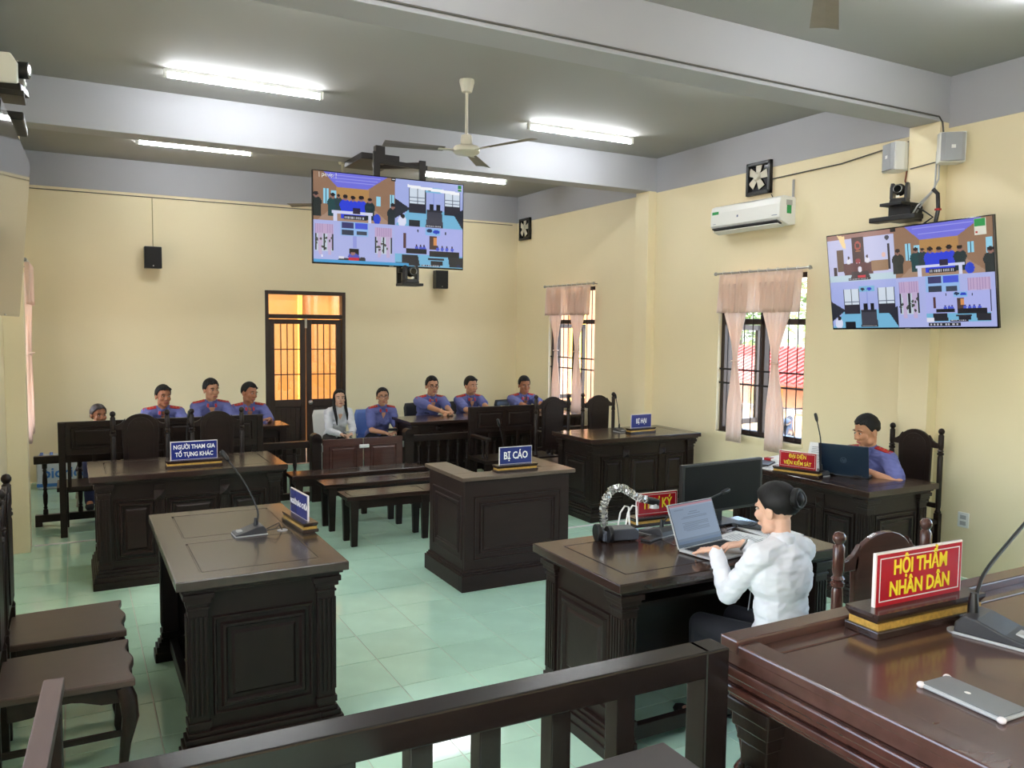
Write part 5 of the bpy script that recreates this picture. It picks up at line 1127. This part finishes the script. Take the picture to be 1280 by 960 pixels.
# conference microphones
def mic(label, x, y, z, rz, pts, k=1.0, led=True, cable_to=None):      # pts: gooseneck path, local, from the base
    t = thing('conference_microphone', label, 'microphone', (x, y, z), rz)
    pr = [(-.075 * k, .002), (.075 * k, .002), (.08 * k, .012), (.06 * k, .036 * k), (.045 * k, .045 * k), (-.02 * k, .03 * k), (-.08 * k, .012)]
    bb = MB(); n = 5
    prof = [(-.085, .006), (-.085, .014), (-.03, .026), (.03, .046), (.058, .048), (.075, .03), (.078, .006)]
    for i in range(n): pass
    vs = []; ws = [(-1, .78), (-.9, .94), (.9, .94), (1, .78)]
    bb.prism([(a * k, b_ * k) for a, b_ in prof], -.055 * k, .055 * k, 'x'); bb.build('mic_base', DKG, t, bevel=.008)
    MB().box(-.057 * k, .057 * k, -.087 * k, .08 * k, 0, .007 * k).build('base_trim', PLG, t, bevel=.002)
    MB().frustum((-.02 * k, .02 * k, -.07 * k, -.04 * k, .019 * k), (-.018 * k, .018 * k, -.068 * k, -.042 * k, .026 * k)).build('talk_button', PLG, t)
    P_ = [Vector(p) for p in pts]; MB().lathe([(.012 * k, .03), (.012 * k, .055), (.008 * k, .085)], (P_[0].x, P_[0].y, 0), 10).build('neck_socket', PLB, t, smooth=True)
    sp = []
    for i in range(len(P_) - 1):
        a = P_[max(i - 1, 0)]; b_, c = P_[i], P_[i + 1]; d = P_[min(i + 2, len(P_) - 1)]
        for q in range(6): u = q / 6; sp.append(.5 * ((2 * b_) + (c - a) * u + (2 * a - 5 * b_ + 4 * c - d) * u * u + (3 * b_ - a - 3 * c + d) * u ** 3))
    sp.append(P_[-1]); MB().tube(sp, .0048 * k, 8).build('gooseneck', PLB, t, smooth=80)
    d = (sp[-1] - sp[-3]).normalized(); hd = MB().tube([sp[-1] - d * .012, sp[-1], sp[-1] + d * .012, sp[-1] + d * .05, sp[-1] + d * .058], [.006 * k, .011 * k, .013 * k, .013 * k, .007 * k], 12).build('mic_head', PLB, t, smooth=80)
    if cable_to:
        for q in (0, 1): MB().tube([(.03 * k, .05, .014), (.055 * k + q * .01, .12, .05 - q * .02), (cable_to[0] + q * .008, cable_to[1] - .02, .045 - q * .01), (cable_to[0], cable_to[1], .0)], .003, 6).build('cable', PLB, t, smooth=80)
        MB().cyl((cable_to[0], cable_to[1], 0), (cable_to[0], cable_to[1], .003), .028, n=16).build('cable_grommet', PLG, t)
    return t
mic('black gooseneck microphone standing alone on the bare near left desk', .805, 4.39, DZ, -88, [(0, .03, .04), (0, .04, .12), (-.05, -.01, .26), (-.10, -.09, .39)], 1.0, True, (.0, .17))
mic('black gooseneck microphone at the right edge on the judges bench', 1.72, .995, 1.301, 14, [(.0, .05, .04), (.025, .05, .088), (.095, .05, .128), (.32, .03, .215)], .92)
mic('black gooseneck microphone beside the laptop on the typing woman desk', 2.76, 3.44, DZ, 195, [(0, .03, .04), (-.03, .05, .10), (-.14, .12, .15), (-.36, .17, .205)], 1.0)
mic('gooseneck microphone on the desk by the far window', 5.15, 7.08, DZ, 0, [(0, .02, .04), (0, .03, .12), (-.04, .0, .26), (-.10, -.05, .37)], .85)
mic('gooseneck microphone in front of the uniformed man by the right wall', 4.99, 4.30, DZ, -90, [(0, .03, .04), (0, .02, .12), (.0, .01, .28), (-.05, .02, .42)], .9)
mic('gooseneck microphone behind the two line name plate', .79, 6.93, DZ, 0, [(0, .02, .04), (0, .02, .12), (.0, .0, .26), (.01, -.02, .36)], .85)
mic('gooseneck microphone behind the witness stand name plate', 3.01, 5.60, .645, 0, [(0, .03, .04), (-.01, .03, .20), (-.06, -.0, .40), (-.11, -.03, .54)], .85)
# laptops
def laptop(label, x, y, z, rz, m, pic=None, tilt=18, w=.345, d=.235, h=.225):      # user sits on local -y side
    t = thing('laptop', label, 'laptop', (x, y, z), rz)
    MB().box(-w / 2, w / 2, -d, 0, .004, .018).build('keyboard_base', PLG if pic else m, t, bevel=.004)
    kb = MB()
    for r_ in range(5):
        for c in range(14): kb.box(-w / 2 + .02 + c * .0218, -w / 2 + .0395 + c * .0218, -.035 - r_ * .019, -.0185 - r_ * .019, .018, .0195)
    kb.build('keys', PLB, t, kind='stuff'); MB().box(-.05, .05, -d + .015, -d + .085, .018, .0186).build('touchpad', PLG, t)
    M_ = at(0, .004, .012) @ Matrix.Rotation(R(-tilt), 4, 'X')
    lid = MB(M_).box(-w / 2, w / 2, -.004, .004, 0, h).build('lid', m, t, bevel=.003)
    MB(M_).box(-w / 2 + .004, w / 2 - .004, -.0046, -.0038, .004, h - .004).build('screen_bezel', PLB, lid)
    if pic is not None:
        link('display', pic.mesh('display', lambda u, v: tuple(M_ @ Vector((-w / 2 + .008 + (w - .016) * u, -.0049, h - .008 - (h - .028) * v)))), LSCREEN, lid)
    for xx in (-.1, .1): MB().cyl((xx - .03, .006, .014), (xx + .03, .006, .014), .007, n=8).build('hinge', PLB, t)
    MB().box(-w / 2 + .02, w / 2 - .02, -d + .02, -.02, 0, .004).build('feet', PLB, t)
    return t, lid, M_, h
pl = Pic(96, 60, (98, 104, 116)); pl.win(0, 0, 1, 1).rect(0, 0, 1, .05, (150, 74, 66)).rect(0, .05, 1, .09, (120, 124, 134)).rect(0, .93, 1, 1, (40, 48, 70)).rect(.0, .86, 1, .93, (66, 70, 78))
rr = random.Random(3)
pl.rect(.08, .14, .3, .155, (52, 54, 62)).rect(.42, .22, .6, .24, (46, 48, 56)).rect(.38, .27, .66, .285, (52, 54, 62))
for k in range(14): pl.rect(.20 + .05 * (k % 5 == 0), .34 + k * .035, .8 - rr.random() * .3 * (k % 4 == 3), .352 + k * .035, (62, 64, 72))
laptop('silver laptop showing a document under the hands of the typing woman', 2.80, 3.13, DZ, 9, PLG, pl, 22)
t, lid, M_, h = laptop('dark blue laptop with lid towards the room on the desk by the wall', 5.155, 4.20, DZ, 116, mat('dark_teal_metal', (22, 42, 62), .35, spec=.6), None, 14, .36, .24, .245)
MB(M_).tube([(.021 * math.cos(q * PI / 10), .0047, h * .5 + .021 * math.sin(q * PI / 10)) for q in range(20)], .0014, 4, closed=True).build('logo_ring', mat('logo_grey', (92, 112, 128), .3), lid)
text('hp', .034, mat('logo_grey', (92, 112, 128), .3), lid, M_ @ at(0, .0046, h * .502) @ Matrix.Rotation(R(180), 4, 'Z') @ FRONT, name='logo', sx=.9, shear=.25, ext=.0004)
# monitor seen face on
t = thing('computer_monitor', 'black switched off monitor standing on the typing woman desk', 'monitor', (3.245, 3.47, DZ), 3)
MB().box(-.315, .315, -.012, .018, .075, .36).build('monitor_case', PLB, t, bevel=.004); MB().box(-.297, .297, -.0135, -.012, .092, .348).build('display', mat('matt_screen', (9, 9, 11), .45, spec=.15), t)
MB().bar((0, .035, 0.01), (0, .03, .2), .05, .03).build('stand_neck', PLB, t); MB().box(-.11, .11, -.06, .10, 0, .012).build('stand_foot', PLB, t, bevel=.003)
# document camera
t = thing('document_camera', 'grey document camera with plastic wrapped gooseneck on the typing woman desk', 'document camera', (2.50, 3.44, DZ), -12)
MB().prism([(-.10, .006), (.10, .006), (.10, .05), (.08, .066), (-.06, .066), (-.10, .05)], -.05, .05, 'y').build('camera_base', mat('slate_plastic', (70, 74, 82), .4), t, bevel=.006)
for xx in (-.115, -.07):
    w_ = MB().cyl((xx - .012, -.05 + (xx < -.1) * .05, .045), (xx + .012, -.05 + (xx < -.1) * .05, .045), .045, n=24).build('side_wheel', PLB, t, bevel=.004)
MB().cyl((.1, -.01, .04), (.108, -.01, .04), .016, n=14).build('power_button', mat('pale_blue_plastic', (150, 180, 220), .3), t)
for xx in (-.06, .07): MB().box(xx - .015, xx + .015, -.04, .04, 0, .008).build('foot', PLB, t)
gp = [(-.07, .02, .06), (-.075, .02, .16), (-.06, .02, .22), (-.02, .02, .265), (.03, .015, .268), (.07, .01, .245), (.12, .0, .215), (.165, -.005, .205)]
sp = []
P_ = [Vector(p) for p in gp]
for i in range(len(P_) - 1):
    a, b_, c, d = P_[max(i - 1, 0)], P_[i], P_[i + 1], P_[min(i + 2, len(P_) - 1)]
    for q in range(8): u = q / 8; sp.append(.5 * ((2 * b_) + (c - a) * u + (2 * a - 5 * b_ + 4 * c - d) * u * u + (3 * b_ - a - 3 * c + d) * u ** 3))
sp.append(P_[-1])
MB().tube(sp, .010, 8).build('gooseneck', PLG, t, smooth=80)
rr = random.Random(5); MB().tube(sp[2:], [(.021 + rr.uniform(-.004, .004)) for _ in sp[2:]], 10).build('plastic_wrap', WRAP, t, label='clear crinkled plastic wrap')
wr = MB()
for i in range(3, len(sp) - 2):
    for q in range(3):
        a = rr.uniform(0, 6.28); d = (sp[i + 1] - sp[i - 1]).normalized(); o_ = d.orthogonal().normalized(); o2 = d.cross(o_); v = o_ * math.cos(a) + o2 * math.sin(a); v2 = o_ * math.cos(a + .9) + o2 * math.sin(a + .9)
        wr.bar(sp[i] + v * .020, sp[i] + v2 * .021 + d * rr.uniform(-.012, .012), .004, .003)
wr.build('wrap_crease', PLW, t, kind='stuff')
MB().bar((.155, -.005, .205), (.225, -.01, .188), .05, .035).build('camera_head', PLB, t, bevel=.008); MB().cyl((.202, -.01, .185), (.202, -.01, .16), .024, .026, 16).build('lens_barrel', PLG, t, smooth=True)
for k in range(2): MB().tube([(.02 + k * .045, .045, .06), (.035 + k * .045, .05, .13), (.06 + k * .045, .05, .165), (.08 + k * .045, .045, .16), (.085 + k * .045, .04, .06)], .005, 8).build('lamp_arm', PLW, t, smooth=80)
# papers, keypad, cables on the desk of the typing woman
def sheet(label, x, y, z, rz, w=.21, l=.297, th=.0025, lines=True, m=PAPER, cat='paper', name='paper_sheet'):
    t = thing(name, label, cat, (x, y, z), rz); MB().box(-w / 2, w / 2, -l / 2, l / 2, 0, th).build('sheet', m, t)
    if lines:
        b = MB(); rr = random.Random(int(x * 997))
        for k in range(int(l / .014) - 4): b.box(-w / 2 + .025, w / 2 - .025 - rr.random() * .05, l / 2 - .04 - k * .014, l / 2 - .036 - k * .014, th, th + .0003)
        b.build('printed_lines', mat('print_grey', (120, 124, 132), .7), t)
    return t
sheet('white printed sheet right beside the silver laptop', 3.13, 3.13, DZ, 14, .21, .30)
sheet('stack of white papers below the black monitor', 3.36, 3.22, DZ, -4, .22, .30, .006)
t = thing('number_pad', 'black desk calculator with square keys lying on white papers', 'calculator', (3.335, 3.30, DZ + .0065), 22)
MB().box(-.06, .06, -.11, .11, 0, .014).build('calculator_body', PLB, t, bevel=.004); MB().box(-.05, .05, .065, .10, .014, .0155).build('display', DKG, t)
for r_ in range(5):
    for c in range(4): MB().box(-.051 + c * .026, -.030 + c * .026, -.10 + r_ * .031, -.077 + r_ * .031, .014, .018).build('key', DKG, t)
o = MB().tube([(3.04, 3.52, .846), (3.10, 3.40, .86), (3.17, 3.36, .858), (3.13, 3.30, .85), (3.24, 3.33, .855), (3.31, 3.43, .85)], .003, 6).build('desk_cable', PLB, None, smooth=80); tag(o, 'thin black cable looped on papers beside the black monitor', 'cable')
o = MB().tube([(2.86, 2.84, .70), (2.84, 2.84, .55), (2.79, 2.85, .40), (2.80, 2.86, .2), (2.85, 2.9, .02)], .003, 6).build('desk_cable', PLG, None, smooth=80); tag(o, 'thin cable hanging below the desk of the typing woman', 'cable')
t = thing('card_reader', 'small black device with silver end beside the document camera', 'device', (2.66, 3.36, DZ), 20)
MB().box(-.06, .06, -.03, .03, 0, .012).build('device_body', PLB, t, bevel=.003); MB().box(.05, .07, -.012, .012, .003, .01).build('plug', STEEL, t)
# papers of the man by the wall
sheet('loose white sheets beside the red name plate at the wall desk', 5.02, 4.66, DZ, -80, .24, .34, .004)
sheet('white papers at the far end of the desk by the wall', 5.12, 4.93, DZ, -70, .26, .34, .006, False)
t = thing('paper_stack', 'thick white paper stack with red edge on the wall desk', 'papers', (5.26, 4.88, DZ + .0065), -75)
MB().box(-.11, .11, -.15, .15, 0, .03).build('sheets', PAPER, t); MB().box(-.112, -.05, -.152, -.10, 0, .034).build('red_folder_edge', REDS, t)
t = thing('dark_folder', 'dark folder lying on papers at the far end of the wall desk', 'folder', (4.98, 4.88, DZ + .0065), -60)
MB().box(-.09, .09, -.12, .12, 0, .014).build('cover', DKG, t, bevel=.003)
t = sheet('white sheet held up in the hand of the man by the wall', 0, 0, 0, 0, .15, .21, .001)
t.matrix_world = at(5.20, 4.50, .955) @ Matrix.Rotation(R(-70), 4, 'Z') @ Matrix.Rotation(R(68), 4, 'X')
o = MB().tube([(5.20, 4.70, .945), (5.24, 4.60, .93), (5.26, 4.55, .925)], [.002, .0045, .0045], 8).build('pen', PLB, None); tag(o, 'dark pen in the hand of the man by the wall', 'pen')
# phone and bench hole on the judges' bench
t = thing('mobile_phone', 'grey phone in a clear case lying on the judges bench', 'phone', (1.384, .838, 1.301), -2)
MB().box(-.039, .039, -.078, .078, 0, .0085).build('phone_case', PLG, t, bevel=.006); MB().box(-.036, .036, -.075, .075, .0085, .0098).build('phone_back', mat('phone_grey', (112, 116, 120), .25), t, bevel=.002)
for sx in (-1, 1):
    for sy in (-1, 1): MB().ball((sx * .036, sy * .075, .005), (.008, .008, .006), 8, 6).build('case_corner', ACRY, t, smooth=True)
MB().ball((0, .01, .0098), (.005, .006, .0004), 8, 4).build('logo', PLW, t)
t = thing('cable_grommet', 'grey cable grommet with plug behind the red name plate', 'grommet', (1.68, 1.055, 1.301)); MB().cyl((0, 0, 0), (0, 0, .003), .024, n=16).build('ring_plate', PLG, t); MB().tube([(0, 0, .004), (.02, -.02, .008), (.05, -.045, .007)], .004, 6).build('plug_cable', PLB, t)
# things held
t = thing('mobile_phone', 'pale phone in the hands of the woman in the white shirt', 'phone', (2.915, 9.545, .655), 12); MB().box(-.06, .06, -.02, .02, 0, .01).build('phone_case', PLG, t, bevel=.004)
t = thing('mobile_phone', 'dark phone in the hands of the woman in violet blue uniform', 'phone', (3.425, 9.405, .665), -10); MB().box(-.06, .06, -.02, .02, 0, .03).build('phone_case', PLB, t, bevel=.004)
# water bottles in shrink wrap against the back wall
t = thing('water_pack', 'shrink wrapped white and blue pack of water behind the left railing', 'box', (-.10, 10.95, 0))
MB().box(-.30, .30, -.16, .16, .0, .38).build('wrap', mat('pack_white', (206, 214, 226), .25), t, bevel=.03)
MB().box(-.302, .302, -.164, .164, .03, .075).build('blue_band', mat('pack_blue', (60, 120, 196), .3), t, bevel=.01)
text('bidrico', .17, mat('pack_blue', (60, 120, 196), .3), t, at(.0, -.1655, .19) @ FRONT, bold=.004)
for k in range(6):
    for j in range(2): MB().cyl((-.25 + k * .1, -.07 + j * .14, .37), (-.25 + k * .1, -.07 + j * .14, .405), .018, n=10).build('bottle_cap', BLUEP, t)
